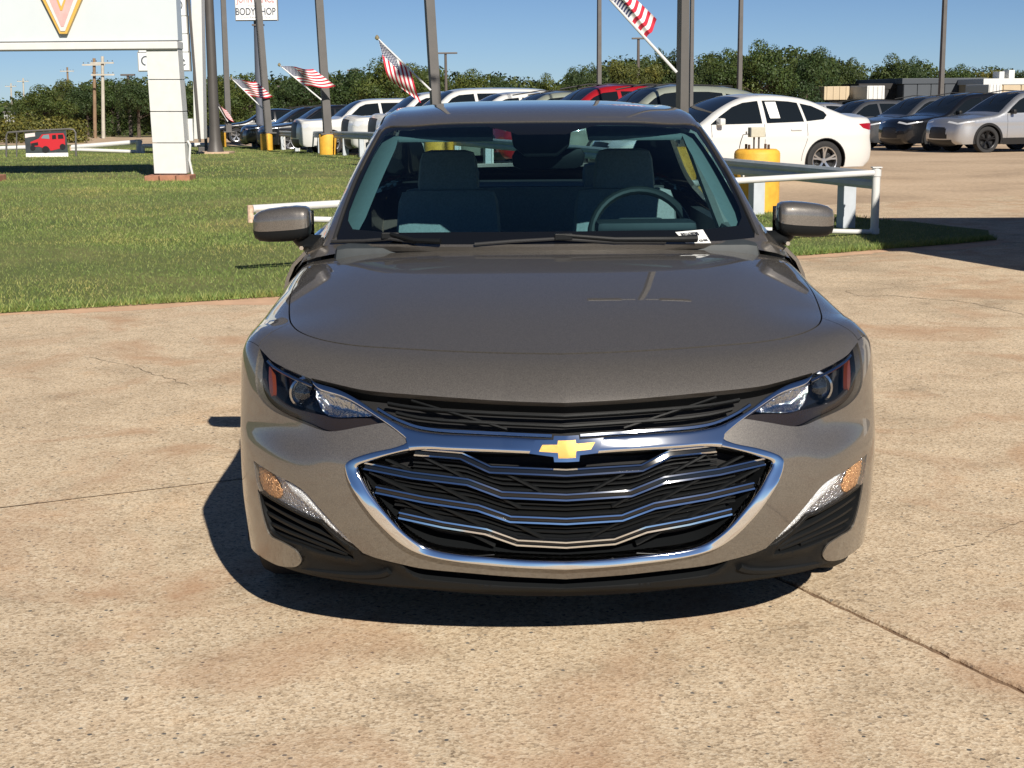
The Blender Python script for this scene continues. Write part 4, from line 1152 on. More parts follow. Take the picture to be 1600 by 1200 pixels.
# lawn
LEDGE = [(-45, -8), (-12, 6.85), (-6, 9.65), (-3.57, 10.75), (-1.53, 11.6), (.5, 12.75), (2.55, 14.05), (3.6, 14.65), (4.45, 15.15), (4.85, 15.45)]
RAILP = [(3.80, 16.05), (1.2, 24.2), (-1.9, 33.9), (-4.59, 42.4), (-6.9, 50.5), (-9.6, 57.5)]
LBACK = [(5.05, 16.3), (4.4, 17.9), (3.6, 19.4), (1.55, 25.2), (-1.5, 34.8), (-4.2, 43.2), (-6.5, 51.2), (-9.2, 58.2), (-13.5, 65), (-60, 72), (-70, 30)]
LAWN = np.array(LEDGE + LBACK)
def build_lawn():
    m, nt, b = nodes_of('lawn_soil')
    gm = N(nt, 'ShaderNodeNewGeometry')
    n1 = N(nt, 'ShaderNodeTexNoise', i_Scale=.45, i_Detail=6.0, i_Roughness=.6); nt.links.new(gm.outputs['Position'], n1.inputs['Vector'])
    n2 = N(nt, 'ShaderNodeTexNoise', i_Scale=38.0, i_Detail=6.0, i_Roughness=.75); nt.links.new(gm.outputs['Position'], n2.inputs['Vector'])
    r = ramp(nt, n1.outputs['Fac'], [(.30, (.11, .16, .035)), (.50, (.17, .20, .055)), (.66, (.27, .26, .09)), (.80, (.34, .30, .12))])
    r2 = ramp(nt, n2.outputs['Fac'], [(.25, (.42, .45, .40)), (.7, (1.15, 1.15, 1.1))])
    x = N(nt, 'ShaderNodeMix', data_type='RGBA', blend_type='MULTIPLY'); x.inputs[0].default_value = 1; nt.links.new(r.outputs[0], x.inputs[6]); nt.links.new(r2.outputs[0], x.inputs[7])
    nt.links.new(x.outputs[2], b.inputs['Base Color']); b.inputs['Roughness'].default_value = .95
    bp = N(nt, 'ShaderNodeBump', i_Strength=.8, i_Distance=.04); nt.links.new(n2.outputs['Fac'], bp.inputs['Height']); nt.links.new(bp.outputs[0], b.inputs['Normal'])
    L = dense(LAWN, .5); L = L + RNG.normal(0, .025, L.shape) * (L[:, 1:2] < 60)
    gx, gy = np.meshgrid(np.arange(-69, 5, 1.6), np.arange(-8, 66, 1.6)); g = np.stack([gx.ravel(), gy.ravel()], 1); g = g[in_poly(g, LAWN)]
    q, t = triangulate([(L, True)], g + RNG.uniform(-.3, .3, g.shape)); t = t[in_poly(q[t].mean(1), L)]
    z = gz(q[:, 1]) + .035 + RNG.normal(0, .006, len(q)); V = [(q[i, 0], q[i, 1], z[i]) for i in range(len(q))]
    Fc = [tuple(f) for f in t]
    for a, c in boundary(t):
        o = len(V); V += [(q[a, 0], q[a, 1], gz(q[a, 1]) - .01), (q[c, 0], q[c, 1], gz(q[c, 1]) - .01)]; Fc.append((c, a, o, o + 1))
    lw = tag(MB().add(V, Fc).build('lawn', m, smooth=True, fixn=False), kind='structure')
    # grass blades
    def scatter(n, y0, y1, x0, x1):
        p = np.stack([RNG.uniform(x0, x1, n), RNG.uniform(y0, y1, n)], 1); p = p[in_poly(p, LAWN)]
        pr = project(np.c_[p, np.zeros(len(p))]); return p[(pr[:, 0] > -60) & (pr[:, 0] < 1660)]
    sets = [(scatter(190000, 8.5, 17.5, -6.5, 5), .024, .0058), (scatter(130000, 17.5, 28, -11, 5), .034, .0080), (scatter(110000, 28, 58, -24, 3), .034, .013)]
    # shaggier fringe along the kerb line
    fr = []
    for i in range(2, len(LEDGE) - 1):
        a, c = np.array(LEDGE[i]), np.array(LEDGE[i + 1]); k = int(np.linalg.norm(c - a) * 900)
        t = RNG.random((k, 1)); d = (c - a) / np.linalg.norm(c - a); nrm = np.array([-d[1], d[0]])
        fr.append(a + (c - a) * t + nrm * (RNG.exponential(.05, (k, 1)) - .05))
    sets.append((np.vstack(fr), .05, .007))
    V = []; 
    for p, h, w in sets:
        n = len(p); an = RNG.uniform(0, 2 * math.pi, n); hh = h * RNG.uniform(.5, 1.5, n); ww = w * RNG.uniform(.6, 1.3, n)
        dx, dy = np.cos(an) * ww / 2, np.sin(an) * ww / 2; le = RNG.uniform(0, 2 * math.pi, n); lx, ly = np.cos(le) * hh * .7, np.sin(le) * hh * .7
        z0 = gz(p[:, 1]) + .028
        V.append(np.stack([np.stack([p[:, 0] - dx, p[:, 1] - dy, z0], 1), np.stack([p[:, 0] + dx, p[:, 1] + dy, z0], 1), np.stack([p[:, 0] + lx, p[:, 1] + ly, z0 + hh], 1)], 1).reshape(-1, 3))
    V = np.vstack(V); nt_ = len(V) // 3
    me = bpy.data.meshes.new('grass'); me.vertices.add(len(V)); me.vertices.foreach_set('co', V.astype(np.float32).ravel())
    me.loops.add(len(V)); me.loops.foreach_set('vertex_index', np.arange(len(V), dtype=np.int32))
    me.polygons.add(nt_); me.polygons.foreach_set('loop_start', np.arange(0, len(V), 3, dtype=np.int32)); me.update(); me.validate()
    at = me.attributes.new('tone', 'FLOAT', 'FACE'); at.data.foreach_set('value', RNG.random(nt_).astype(np.float32))
    m, nt, b = nodes_of('grass_blade')
    an_ = N(nt, 'ShaderNodeAttribute', attribute_name='tone')
    r = ramp(nt, an_.outputs['Fac'], [(0, (.09, .16, .028)), (.45, (.20, .255, .06)), (.8, (.30, .325, .10)), (.95, (.34, .34, .12)), (1, (.40, .34, .15))])
    gm = N(nt, 'ShaderNodeNewGeometry'); n1 = N(nt, 'ShaderNodeTexNoise', i_Scale=.55, i_Detail=6.0, i_Roughness=.6); nt.links.new(gm.outputs['Position'], n1.inputs['Vector'])
    r2 = ramp(nt, n1.outputs['Fac'], [(.30, (.68, .84, .70)), (.48, (.88, .95, .9)), (.64, (1.3, 1.1, 1.15)), (.76, (1.6, 1.25, 1.4))])
    x = N(nt, 'ShaderNodeMix', data_type='RGBA', blend_type='MULTIPLY'); x.inputs[0].default_value = 1; nt.links.new(r.outputs[0], x.inputs[6]); nt.links.new(r2.outputs[0], x.inputs[7])
    nt.links.new(x.outputs[2], b.inputs['Base Color']); b.inputs['Roughness'].default_value = .7
    me.materials.append(m)
    tag(link('grass', me), 'mown green grass covering the lawn beside the lot', 'grass', kind='stuff')
build_lawn()
# reddish clay washed out along the lawn edge
P = dense(np.array(LEDGE[1:]), .12, False); n = len(P)
t_ = np.gradient(P, axis=0); t_ /= np.linalg.norm(t_, axis=1)[:, None]; nr_ = np.stack([t_[:, 1], -t_[:, 0]], 1)
wv = .26 + .10 * np.sin(np.arange(n) * .21) + .07 * np.sin(np.arange(n) * .53 + 1) + RNG.normal(0, .025, n)
V = [(*(P[i] + nr_[i] * d), GZ0 + h) for i in range(n) for d, h in ((-.25, .004), (wv[i] * .6, .004), (wv[i], .0012))]
MB().add(V, [(3 * i + j, 3 * i + j + 1, 3 * i + j + 4, 3 * i + j + 3) for i in range(n - 1) for j in (0, 1)]).build('clay_wash', mat('clay', (.60, .385, .25), rough=.95, var=.16, vscale=5, bump=.2, bscale=60), PAVE)

# ================================================================== PARKED CARS
PROF = {
 'sedan': dict(L=4.72, W=.915, r=.335, ax=(.185, .79), belt=.965, P=[(.03, .20), (.006, .26), (.0, .40), (.004, .56), (.022, .68), (.06, .745), (.16, .83), (.285, .935), (.37, 1.17), (.44, 1.33), (.50, 1.415), (.57, 1.44), (.66, 1.42), (.74, 1.355), (.83, 1.19), (.90, 1.075), (.95, 1.06), (.985, 1.04), (.998, .93), (.99, .74), (1.0, .52), (.995, .32), (.97, .22)],
   win=[[(.335, .965), (.375, 1.10), (.43, 1.25), (.475, 1.32), (.535, 1.35), (.538, .975)], [(.556, .977), (.552, 1.352), (.60, 1.352), (.655, 1.335), (.69, 1.31), (.705, .995)], [(.715, 1.0), (.70, 1.30), (.745, 1.255), (.79, 1.16), (.80, 1.10), (.785, 1.03)]],
   ws=(.30, .485), rw=(.74, .885), lamp=(.60, .69), gril=(.42, .63), tail=(.84, .95), hl=[(.004, .62), (.03, .66), (.075, .70), (.085, .735), (.04, .72), (.012, .68)], tl=[(.945, .87), (.975, .84), (1.0, .84), (1.0, .95), (.965, .955), (.925, .945)]),
 'crossover': dict(L=4.60, W=.91, r=.352, ax=(.195, .795), belt=1.03, P=[(.025, .24), (.004, .32), (.0, .50), (.004, .66), (.02, .80), (.06, .885), (.17, .955), (.27, 1.03), (.35, 1.27), (.415, 1.46), (.47, 1.56), (.55, 1.60), (.68, 1.59), (.80, 1.53), (.88, 1.42), (.935, 1.24), (.975, 1.11), (.995, 1.0), (.99, .78), (1.0, .55), (.995, .35), (.975, .25)],
   win=[[(.315, 1.04), (.36, 1.20), (.42, 1.38), (.465, 1.46), (.535, 1.49), (.54, 1.055)], [(.557, 1.057), (.552, 1.49), (.66, 1.485), (.72, 1.46), (.735, 1.08)], [(.748, 1.09), (.735, 1.45), (.81, 1.39), (.86, 1.30), (.85, 1.15)]],
   ws=(.285, .46), rw=(.885, .965), lamp=(.755, .805), gril=(.38, .66), tail=(.9, 1.02), hl=[(.008, .755), (.05, .80), (.10, .835), (.105, .855), (.05, .84), (.014, .80)], tl=[(.93, .95), (.97, .92), (1.0, .92), (1.0, 1.02), (.96, 1.04), (.92, 1.03)]),
 'suv': dict(L=4.95, W=.97, r=.385, ax=(.185, .785), belt=1.12, P=[(.02, .28), (.004, .36), (.0, .55), (.002, .85), (.012, 1.02), (.04, 1.085), (.16, 1.12), (.255, 1.17), (.32, 1.42), (.375, 1.62), (.43, 1.71), (.52, 1.745), (.70, 1.75), (.86, 1.725), (.925, 1.66), (.96, 1.45), (.985, 1.18), (1.0, 1.0), (.995, .70), (1.0, .55), (.992, .35), (.975, .28)],
   win=[[(.29, 1.15), (.335, 1.33), (.38, 1.52), (.42, 1.60), (.50, 1.63), (.505, 1.16)], [(.522, 1.16), (.517, 1.635), (.66, 1.64), (.68, 1.17)], [(.695, 1.17), (.68, 1.64), (.84, 1.63), (.90, 1.58), (.915, 1.20)]],
   ws=(.265, .405), rw=(.93, .975), lamp=(.88, .99), gril=(.55, 1.0), tail=(.95, 1.25), hl=[(.002, .86), (.03, .86), (.055, .93), (.06, 1.01), (.02, 1.0), (.006, .97)], tl=[(.965, .95), (1.0, .95), (1.0, 1.2), (.97, 1.28)]),
}
CARMESH = {}
def car_shape(kind):
    if kind in CARMESH: return CARMESH[kind]
    S = PROF[kind]; L, Wm, belt = S['L'], S['W'], S['belt']
    sil = smooth_line([(a * L, z) for a, z in S['P']], 7)
    sil = dense(sil, .042, False)
    ar = S['r'] + .045; axs = [a * L for a in S['ax']]
    low = []
    zb = sil[-1, 1]
    low = [(sil[-1, 0], zb)]
    for yc in axs[::-1]:
        za = S['r']; a0 = math.asin(max(-1, (zb - za) / ar))
        for a in np.linspace(a0, math.pi - a0, 16): low.append((yc + ar * math.cos(a), za + ar * math.sin(a)))
    low.append((sil[0, 0], sil[0, 1]))
    lowd = dense(np.array(low), .09, False)[1:-1]
    poly = np.vstack([sil, lowd])
    segs = [(sil[i], sil[i + 1]) for i in range(len(sil) - 1)]
    def wid(p):
        y, z = p[:, 0], p[:, 1]; s = y / L
        w = np.full(len(p), Wm)
        w -= .05 * np.clip((.55 - z) / .35, 0, 1) ** 2 + .035 * np.clip((z - .62) / (belt - .62), 0, 1) ** 2
        w -= .012 * np.exp(-((z - belt * .80) / .05) ** 2) * -1
        up = np.clip(z - belt, 0, 1); w -= .40 * up + .22 * up * up
        w -= .20 * np.clip((.10 - s) / .10, 0, 1) ** 2.2 + .17 * np.clip((s - .90) / .10, 0, 1) ** 2.2
        d = seg_dist(p, segs); r = .075
        w -= r * (1 - np.sqrt(np.clip(1 - (1 - np.clip(d / r, 0, 1)) ** 2, 0, 1)))
        return w
    gx, gy = np.meshgrid(np.arange(.03, L, .065), np.arange(.25, 1.8, .055)); g = np.stack([gx.ravel(), gy.ravel()], 1); g = g[in_poly(g, poly)]
    # extra ring for the rounded edge
    t = np.gradient(sil, axis=0); t /= np.linalg.norm(t, axis=1)[:, None]; nin = np.stack([t[:, 1], -t[:, 0]], 1)
    rings = np.vstack([sil + nin * k for k in (.012, .03, .055)]); rings = rings[in_poly(rings, poly)]
    wins = [dense(np.array([(a * L, z) for a, z in w]), .06) for w in S['win'] + [S['hl'], S['tl']]]
    q, T = triangulate([(poly, True)] + [(w, True) for w in wins], np.vstack([g, rings]))
    c = q[T].mean(1); keep = in_poly(c, poly); T = T[keep]; c = c[keep]
    lab = np.zeros(len(T), int)
    for i, w in enumerate(wins): lab[in_poly(c, w)] = 10 + i
    hw = wid(q)
    out = {'S': S, 'axs': axs, 'wid': wid}
    def side(mask, off=0.0, sg=1):
        t = T[mask]; used = np.unique(t); rm = -np.ones(len(q), int); rm[used] = np.arange(len(used))
        V = [(sg * (hw[i] + off), q[i, 0], q[i, 1]) for i in used]; F_ = rm[t]
        return V, [tuple(f if sg < 0 else f[::-1]) for f in F_]
    # strip over the top, front and rear
    n = len(sil); hws = wid(sil); K = 24; fr = np.linspace(-1, 1, K + 1)
    nout = -nin
    s = sil[:, 0] / L
    front = sstep(.10, .0, s); rear = sstep(.92, 1.0, s); topf = 1 - np.maximum(front, rear)
    bul = .028 * topf + .10 * front + .07 * rear
    V = np.zeros((n, K + 1, 3))
    for j, f in enumerate(fr):
        k = (1 - f * f) * bul
        V[:, j, 0] = f * hws; V[:, j, 1] = sil[:, 0] + nout[:, 0] * k; V[:, j, 2] = sil[:, 1] + nout[:, 1] * k
    lab2 = np.zeros((n - 1, K), int); zc = (sil[:-1, 1] + sil[1:, 1]) / 2; sc = (s[:-1] + s[1:]) / 2; fc = np.abs((fr[:-1] + fr[1:]) / 2)
    Zc, Fc_ = np.meshgrid(zc, fc, indexing='ij'); Sc = np.meshgrid(sc, fc, indexing='ij')[0]
    topm = Zc > belt - .12
    lab2[topm & (Sc > S['ws'][0]) & (Sc < S['ws'][1]) & (Fc_ < .90)] = 1
    lab2[topm & (Sc > S['rw'][0]) & (Sc < S['rw'][1]) & (Fc_ < .86)] = 2
    fm = Sc < .06
    lab2[fm & (Zc > S['gril'][0]) & (Zc < S['gril'][1]) & (Fc_ < (.70 - .55 * (Zc - .36) if kind != 'suv' else .66))] = 3
    lab2[fm & (Zc > S['lamp'][0]) & (Zc < S['lamp'][1]) & (Fc_ > (.50 if kind != 'suv' else .68))] = 4
    lab2[(Sc > .93) & (Zc > S['tail'][0]) & (Zc < S['tail'][1]) & (Fc_ > .58)] = 5
    lab2[(fm | (Sc > .95)) & (Zc < S['gril'][0] - .02) & (Fc_ < .95)] = 6
    def strip(mask, off=0.0):
        Fc2 = []; idx = np.argwhere(mask)
        P = V.reshape(-1, 3)
        for i, j in idx: Fc2.append((i * (K + 1) + j, (i + 1) * (K + 1) + j, (i + 1) * (K + 1) + j + 1, i * (K + 1) + j + 1))
        used = np.unique(np.array(Fc2)) if Fc2 else np.array([], int); rm = {u: k for k, u in enumerate(used)}
        NN = np.repeat(np.stack([np.zeros(n), nout[:, 0], nout[:, 1]], 1)[:, None], K + 1, 1).reshape(-1, 3)
        return [tuple(P[u] + NN[u] * off) for u in used], [tuple(rm[k] for k in f) for f in Fc2]
    out.update(side=side, strip=strip, lab=lab, lab2=lab2, fr=fr, K=K)
    # body mesh
    me = {}
    mb = MB(); mb.add(*side(lab == 0, 0, 1)); mb.add(*side(lab == 0, 0, -1)); mb.add(*strip(lab2 == 0))
    def mk(mb_, name, weld=True):
        m_ = bpy.data.meshes.new(name); m_.from_pydata(mb_.v, [], mb_.f)
        bm = bmesh.new(); bm.from_mesh(m_)
        if weld: bmesh.ops.remove_doubles(bm, verts=bm.verts, dist=.0015)
        bmesh.ops.recalc_face_normals(bm, faces=bm.faces); bm.to_mesh(m_); bm.free()
        m_.polygons.foreach_set('use_smooth', [True] * len(m_.polygons))
        try: m_.set_sharp_from_angle(angle=math.radians(42))
        except Exception: pass
        m_.materials.append(None); return m_
    me['body'] = mk(mb, kind + '_body')
    me['windshield'] = mk(MB().add(*strip(lab2 == 1, -.004)), 'windshield'); me['rear_window'] = mk(MB().add(*strip(lab2 == 2, -.004)), 'rear_window')
    me['grille'] = mk(MB().add(*strip(lab2 == 3, -.006)), 'grille'); me['valance'] = mk(MB().add(*strip(lab2 == 6, -.002)), 'valance')
    half = np.arange(K) < K // 2
    for nm, l in (('headlight', 4), ('tail_light', 5)):
        me[nm] = [mk(MB().add(*strip((lab2 == l) & half[None], -.001)), nm), mk(MB().add(*strip((lab2 == l) & ~half[None], -.001)), nm)]
    me['side_lamp'] = [mk(MB().add(*side(lab == 10 + i, -.001, sg)), 'side_lamp') for i in (3, 4) for sg in (-1, 1)]
    me['side_window'] = [mk(MB().add(*side(lab == 10 + i, -.006, sg)), 'side_window') for sg in (-1, 1) for i in range(3)]
    out['me'] = me
    CARMESH[kind] = out
    return out
def small_parts(C, cladding):
    S = C['S']; L = S['L']; out = []
    def keep(mb, nm, role, **kw):
        o = mb.build(nm, None, **kw); out.append((nm, o.data, role)); bpy.data.objects.remove(o)
    W1 = lambda P: C['wid'](np.array(P, float))
    for sg in (-1, 1):
        y0, z0 = S['win'][0][0][0] * L + .16, S['belt'] + .05
        keep(MB().box((sg * (S['W'] + .03), y0 - L / 2, z0), (.19, .10, .12)), 'door_mirror', 'm', bevel=.03, smooth=True)
        for wn_ in (0, 1):
            yh = S['win'][wn_][-1][0] * L - .16; zz = S['belt'] - .10; x = float(W1([[yh, zz]])[0]) * sg
            keep(MB().box((x + sg * .012, yh - L / 2, zz), (.03, .20, .03)), 'handle', 'c', bevel=.01, smooth=True)
        for ys in (S['win'][0][0][0] * L + .02, S['win'][0][-1][0] * L + .04, S['win'][1][-1][0] * L + .05):
            zz = np.linspace(.34, S['belt'], 8); yy = np.array([ys - (.10 * sstep(.75, .40, z) if ys > L * .65 else 0) for z in zz]); xx = W1(np.stack([yy, zz], 1)) + .0015
            V = []
            for a, b_, c_ in zip(xx, yy, zz): V += [(sg * a, b_ - .004 - L / 2, c_), (sg * a, b_ + .004 - L / 2, c_)]
            keep(MB().add(V, [(2 * i, 2 * i + 1, 2 * i + 3, 2 * i + 2) for i in range(7)]), 'door_gap', 'b')
        za = S['r']
        for yc in C['axs']:
            P = []
            for a in np.linspace(-.25, math.pi + .25, 22):
                for rr in (S['r'] + .035, S['r'] + (.095 if cladding else .05)): P.append((yc + rr * math.cos(a), max(za + rr * math.sin(a), .2)))
            xx = W1([(p[0], max(p[1], .30)) for p in P]) + .006
            keep(MB().add([(sg * x, p[0] - L / 2, p[1]) for x, p in zip(xx, P)], [(2 * i, 2 * i + 1, 2 * i + 3, 2 * i + 2) for i in range(21)]), 'wheel_arch', 'b')
            V = []
            for a in np.linspace(-.3, math.pi + .3, 14):
                for x in (.5, S['W'] - .03): V.append((sg * x, yc - L / 2 + (S['r'] + .045) * math.cos(a), za + (S['r'] + .045) * math.sin(a)))
            keep(MB().add(V, [(2 * i, 2 * i + 1, 2 * i + 3, 2 * i + 2) for i in range(13)]), 'wheel_liner', 'l')
        if cladding:
            P = [(y, z) for y in np.linspace(C['axs'][0] + S['r'] + .1, C['axs'][1] - S['r'] - .1, 8) for z in (.23, .40)]
            xx = W1([(p[0], max(p[1], .3)) for p in P]) + .006
            keep(MB().add([(sg * x, p[0] - L / 2, p[1]) for x, p in zip(xx, P)], [(2 * i, 2 * i + 1, 2 * i + 3, 2 * i + 2) for i in range(7)]), 'sill_cladding', 'b')
            zt = max(p[1] for p in S['P'])
            keep(MB().tube([(sg * .55, -.14 * L, zt - .06), (sg * .55, 0, zt + .035), (sg * .53, .28 * L, zt - .02)], .015, 6), 'roof_rail', 'b', smooth=True)
    keep(MB().box((0, 0, .28), (S['W'] * 1.5, L * .86, .10)), 'underbody', 'l')
    return out
def make_car(kind, label, center, heading, colour, h=1.0, cladding=False, alloy=None, sticker=False, roofcol=None, group=None, detail=True, wscale=1.0, lsc=1.0, zoff=0.0):
    """center on the ground; heading = direction the nose points"""
    C = car_shape(kind); S = C['S']; L = S['L']
    gl = mat('dark_car_glass', (.008, .011, .014), rough=.03, spec=.5)
    blk = mat('black_trim', (.012, .012, .013), rough=.45)
    rz = math.atan2(heading[1], heading[0]) + math.pi / 2
    root = thing('parked_car', label, 'car', (center[0], center[1], float(gz(center[1])) + zoff), rz, group)
    root.scale = (wscale, lsc, h)
    off = (0, -L / 2, 0)
    def part(nm, me, m, par=root):
        o = bpy.data.objects.new(nm, me); COL.objects.link(o); o.parent = par; o.location = off if par is root else (0, 0, 0)
        o.material_slots[0].link = 'OBJECT'; o.material_slots[0].material = m
        return o
    me = C['me']
    part('body', me['body'], colour); part('windshield', me['windshield'], gl); part('rear_window', me['rear_window'], gl)
    part('grille', me['grille'], blk); part('valance', me['valance'], blk)
    for i in range(2):
        part('headlight', me['headlight'][i], mat('car_headlight', (.75, .77, .8), rough=.1, metal=.3)); part('tail_light', me['tail_light'][i], mat('car_tail', (.30, .006, .012), rough=.15))
    for w in me['side_window']: part('side_window', w, gl)
    for i, w in enumerate(me['side_lamp']): part('side_lamp', w, mat('car_headlight', (.75, .77, .8)) if i < 2 else mat('car_tail', (.30, .006, .012)))
    for sg in (-1, 1):
        for yc in C['axs']:
            wheel_parts(root, (sg * (S['W'] - .135), yc - L / 2, S['r']), S['r'], .22, sg, alloy or mat('alloy_silver', (.55, .56, .58), rough=.25, metal=.9), 5)
    key = (kind, cladding)
    if key not in C: C[key] = small_parts(C, cladding)
    for nm, msh, role in C[key]:
        if not detail and nm in ('handle', 'door_gap'): continue
        part(nm, msh, {'c': colour, 'm': blk if cladding else colour, 'b': blk, 'l': mat('liner_black', (.006, .006, .006), rough=.9)}[role]).location = (0, 0, 0)
    return root
H1 = np.array([-.953, -.303])
WHITE = paint('white_paint', (.60, .60, .585), metal=0.0, rough=.35, flake=.01)
SILV = paint('silver_paint', (.50, .51, .53), metal=.75, rough=.35)
GREYP = paint('grey_paint', (.12, .125, .135), metal=.6, rough=.35)
BLACKP = paint('black_paint', (.008, .009, .012), metal=.2, rough=.3)
NAVY = paint('navy_paint', (.012, .022, .06), metal=.4, rough=.3)
REDP = paint('red_paint', (.42, .012, .02), metal=.35, rough=.3)
SAGE = paint('sage_paint', (.33, .36, .30), metal=.45, rough=.35)
BLUEP = paint('blue_paint', (.02, .10, .35), metal=.3, rough=.3)
darkalloy = mat('black_alloy', (.02, .02, .022), rough=.3, metal=.6)
STEP = np.array([-.345, .953]) * 2.85
B0 = np.array([3.80, 26.9])
rowA = [
 (0, 'sedan', 'white four-door sedan with black windows parked side-on beyond the yellow post', WHITE, 1.0, False),
 (1, 'crossover', 'pale sage green crossover right behind the white sedan', SAGE, 1.02, True),
 (2, 'crossover', 'bright red crossover whose roof shows above the taupe sedan', REDP, 1.045, True),
 (3, 'crossover', 'grey-green crossover between the red one and the white cars', SAGE, .985, True),
 (4, 'crossover', 'white crossover showing over the middle of the taupe roof', WHITE, 1.0, False),
 (5, 'suv', 'tall white sport utility vehicle showing behind the flag pole top left of the taupe roof', WHITE, 1.0, False),
 (6, 'suv', 'large white sport utility vehicle with big dark grille nosed up to the guardrail', WHITE, .985, False),
 (7, 'suv', 'dark grey sport utility vehicle squeezed between two white ones', BLACKP, .965, False),
 (8, 'suv', 'white sport utility vehicle with black lower bumper behind the leaning flag pole', WHITE, .95, False),
 (9, 'crossover', 'blue crossover mostly hidden behind the white ones at the guardrail', BLUEP, 1.0, True),
 (10, 'crossover', 'dark crossover near the far end of the guardrail row', BLACKP, .95, True),
 (11, 'crossover', 'black crossover at the far end of the guardrail row', BLACKP, .93, True)]
WCAR = None
for k, kind, lab_, colr, hh, clad in rowA:
    c_ = B0 + STEP * k
    if k >= 6: c_ = c_ + np.array([-.10 * (k - 6), .1 * (k - 6)])
    if k in (7, 9): c_ = c_ - H1 * 1.1
    r_ = make_car(kind, lab_, c_, H1, colr, hh, clad, group='cars nosed up to the guardrail', detail=(k < 4 or k in (6, 8)))
    if k == 0: WCAR = r_
# paper sheet in the rear door window of the white sedan
S_ = PROF['sedan']; C_ = CARMESH['sedan']
pp = [(.563, 1.33), (.605, 1.33), (.612, 1.06), (.572, 1.06)]
V = [((float(C_['wid'](np.array([[a * 4.72, z]]))[0]) + .003), a * 4.72 - 2.36, z) for a, z in pp]
MB().add(V, [(0, 1, 2, 3)]).build('price_sheet', mat('paper_white', (.82, .82, .80), rough=.6), WCAR)
make_car('sedan', 'long black sedan parked beyond the lawn beside the round light pole', (-10.6, 68.5), (-.97, -.24), BLACKP, 1.0, False, detail=False)
# second row on the right
rowB = [('silver crossover with black wheels at the right edge of the lot', 'crossover', (13.7, 42.3), SILV, 1.0), ('black crossover between the silver and the grey one on the right', 'crossover', (13.1, 45.2), BLACKP, 1.0),
        ('grey crossover with slim headlights third from the right edge', 'crossover', (12.75, 48.2), GREYP, .99), ('dark green-grey sedan in the right row behind the white sedan tail', 'crossover', (12.0, 53.0), GREYP, .96),
        ('silver sedan far back in the right row', 'sedan', (11.2, 58.0), SILV, 1.02), ('dark blue sedan far back in the right row', 'sedan', (11.0, 61.5), NAVY, 1.02), ('black sedan farthest back in the right row', 'sedan', (11.3, 65.5), BLACKP, 1.02)]
for lab_, kind, c_, colr, hh in rowB:
    make_car(kind, lab_, c_, (-.955, -.295), colr, hh, kind == 'crossover', alloy=darkalloy, group='cars in the right-hand row', detail=c_[1] < 50)
make_car('crossover', 'black crossover behind the right-hand row under the dark building', (21.0, 60.0), (-.955, -.295), BLACKP, 1.0, True, alloy=darkalloy, detail=False)
make_car('crossover', 'red crossover far behind the right-hand row under the dark building', (16.5, 63.0), (-.955, -.295), REDP, 1.0, True, alloy=darkalloy, detail=False)

# ================================================================== RAILS, GATES, POLES, SIGNS
whitep = mat('white_steel', (.62, .62, .61), rough=.5, var=.06, vscale=6)
yellow = mat('yellow_base_paint', (.74, .40, .045), rough=.6, var=.22, vscale=7, bump=.2, bscale=30)
brownp = mat('bronze_pole', (.115, .095, .082), rough=.5, var=.15, vscale=3)
greyp = mat('weathered_pole', (.10, .094, .09), rough=.55, var=.15, vscale=3)
woodp = mat('utility_wood', (.24, .16, .10), rough=.9, var=.3, vscale=4)
padm = mat('concrete_pad', (.50, .36, .25), rough=.9, var=.2, vscale=6)
brickm = mat('red_brick', (.36, .17, .105), rough=.9, var=.3, vscale=9, bump=.3, bscale=60)
G = lambda x, y: float(gz(y))

def guardrail():
    root = thing('guardrail', 'long white steel guardrail between the lawn and the parked cars', 'guardrail', (3.8, 16.05, 0))
    P = smooth_line(RAILP, 8); inv = np.array([3.8, 16.05])
    n = len(P); prof = [(-.025, .50), (-.038, .53), (-.038, .57), (-.02, .595), (-.038, .62), (-.038, .66), (-.025, .69), (-.005, .69), (-.005, .50)]
    t = np.gradient(P, axis=0); t /= np.linalg.norm(t, axis=1)[:, None]; nr = np.stack([-t[:, 1], t[:, 0]], 1)   # left of travel = lawn side
    V = []; k = len(prof)
    for i in range(n):
        for a, z in prof:
            p = P[i] - nr[i] * a - inv; V.append((p[0], p[1], z + G(0, P[i, 1])))
    Fc = [(i * k + j, i * k + (j + 1) % k, (i + 1) * k + (j + 1) % k, (i + 1) * k + j) for i in range(n - 1) for j in range(k)] + [tuple(range(k)), tuple(range((n - 1) * k, n * k))]
    railm = mat('blue_grey_rail', (.46, .50, .54), rough=.55, var=.12, vscale=4)
    MB().add(V, Fc).build('rail', railm, root)
    s = np.r_[0, np.cumsum(np.linalg.norm(np.diff(P, axis=0), axis=1))]
    for d in [.75] + list(np.arange(2.9, s[-1], 2.25)):
        q = np.array([np.interp(d, s, P[:, 0]), np.interp(d, s, P[:, 1])]); i = min(n - 1, int(np.interp(d, s, np.arange(n)))); p = q - nr[i] * .09 - inv
        MB().box((p[0], p[1], G(0, q[1]) + .29), (.15, .15, .60), rz=math.atan2(t[i, 1], t[i, 0])).build('post', railm, root, bevel=.008)
        if d > 12: MB().box((p[0] + .09, p[1] - .07, G(0, q[1]) + .27), (.035, .04, .54)).build('sunlit_post_edge', whitep, root)  # white strip painted in for the sunlit right edge of the far posts
guardrail()
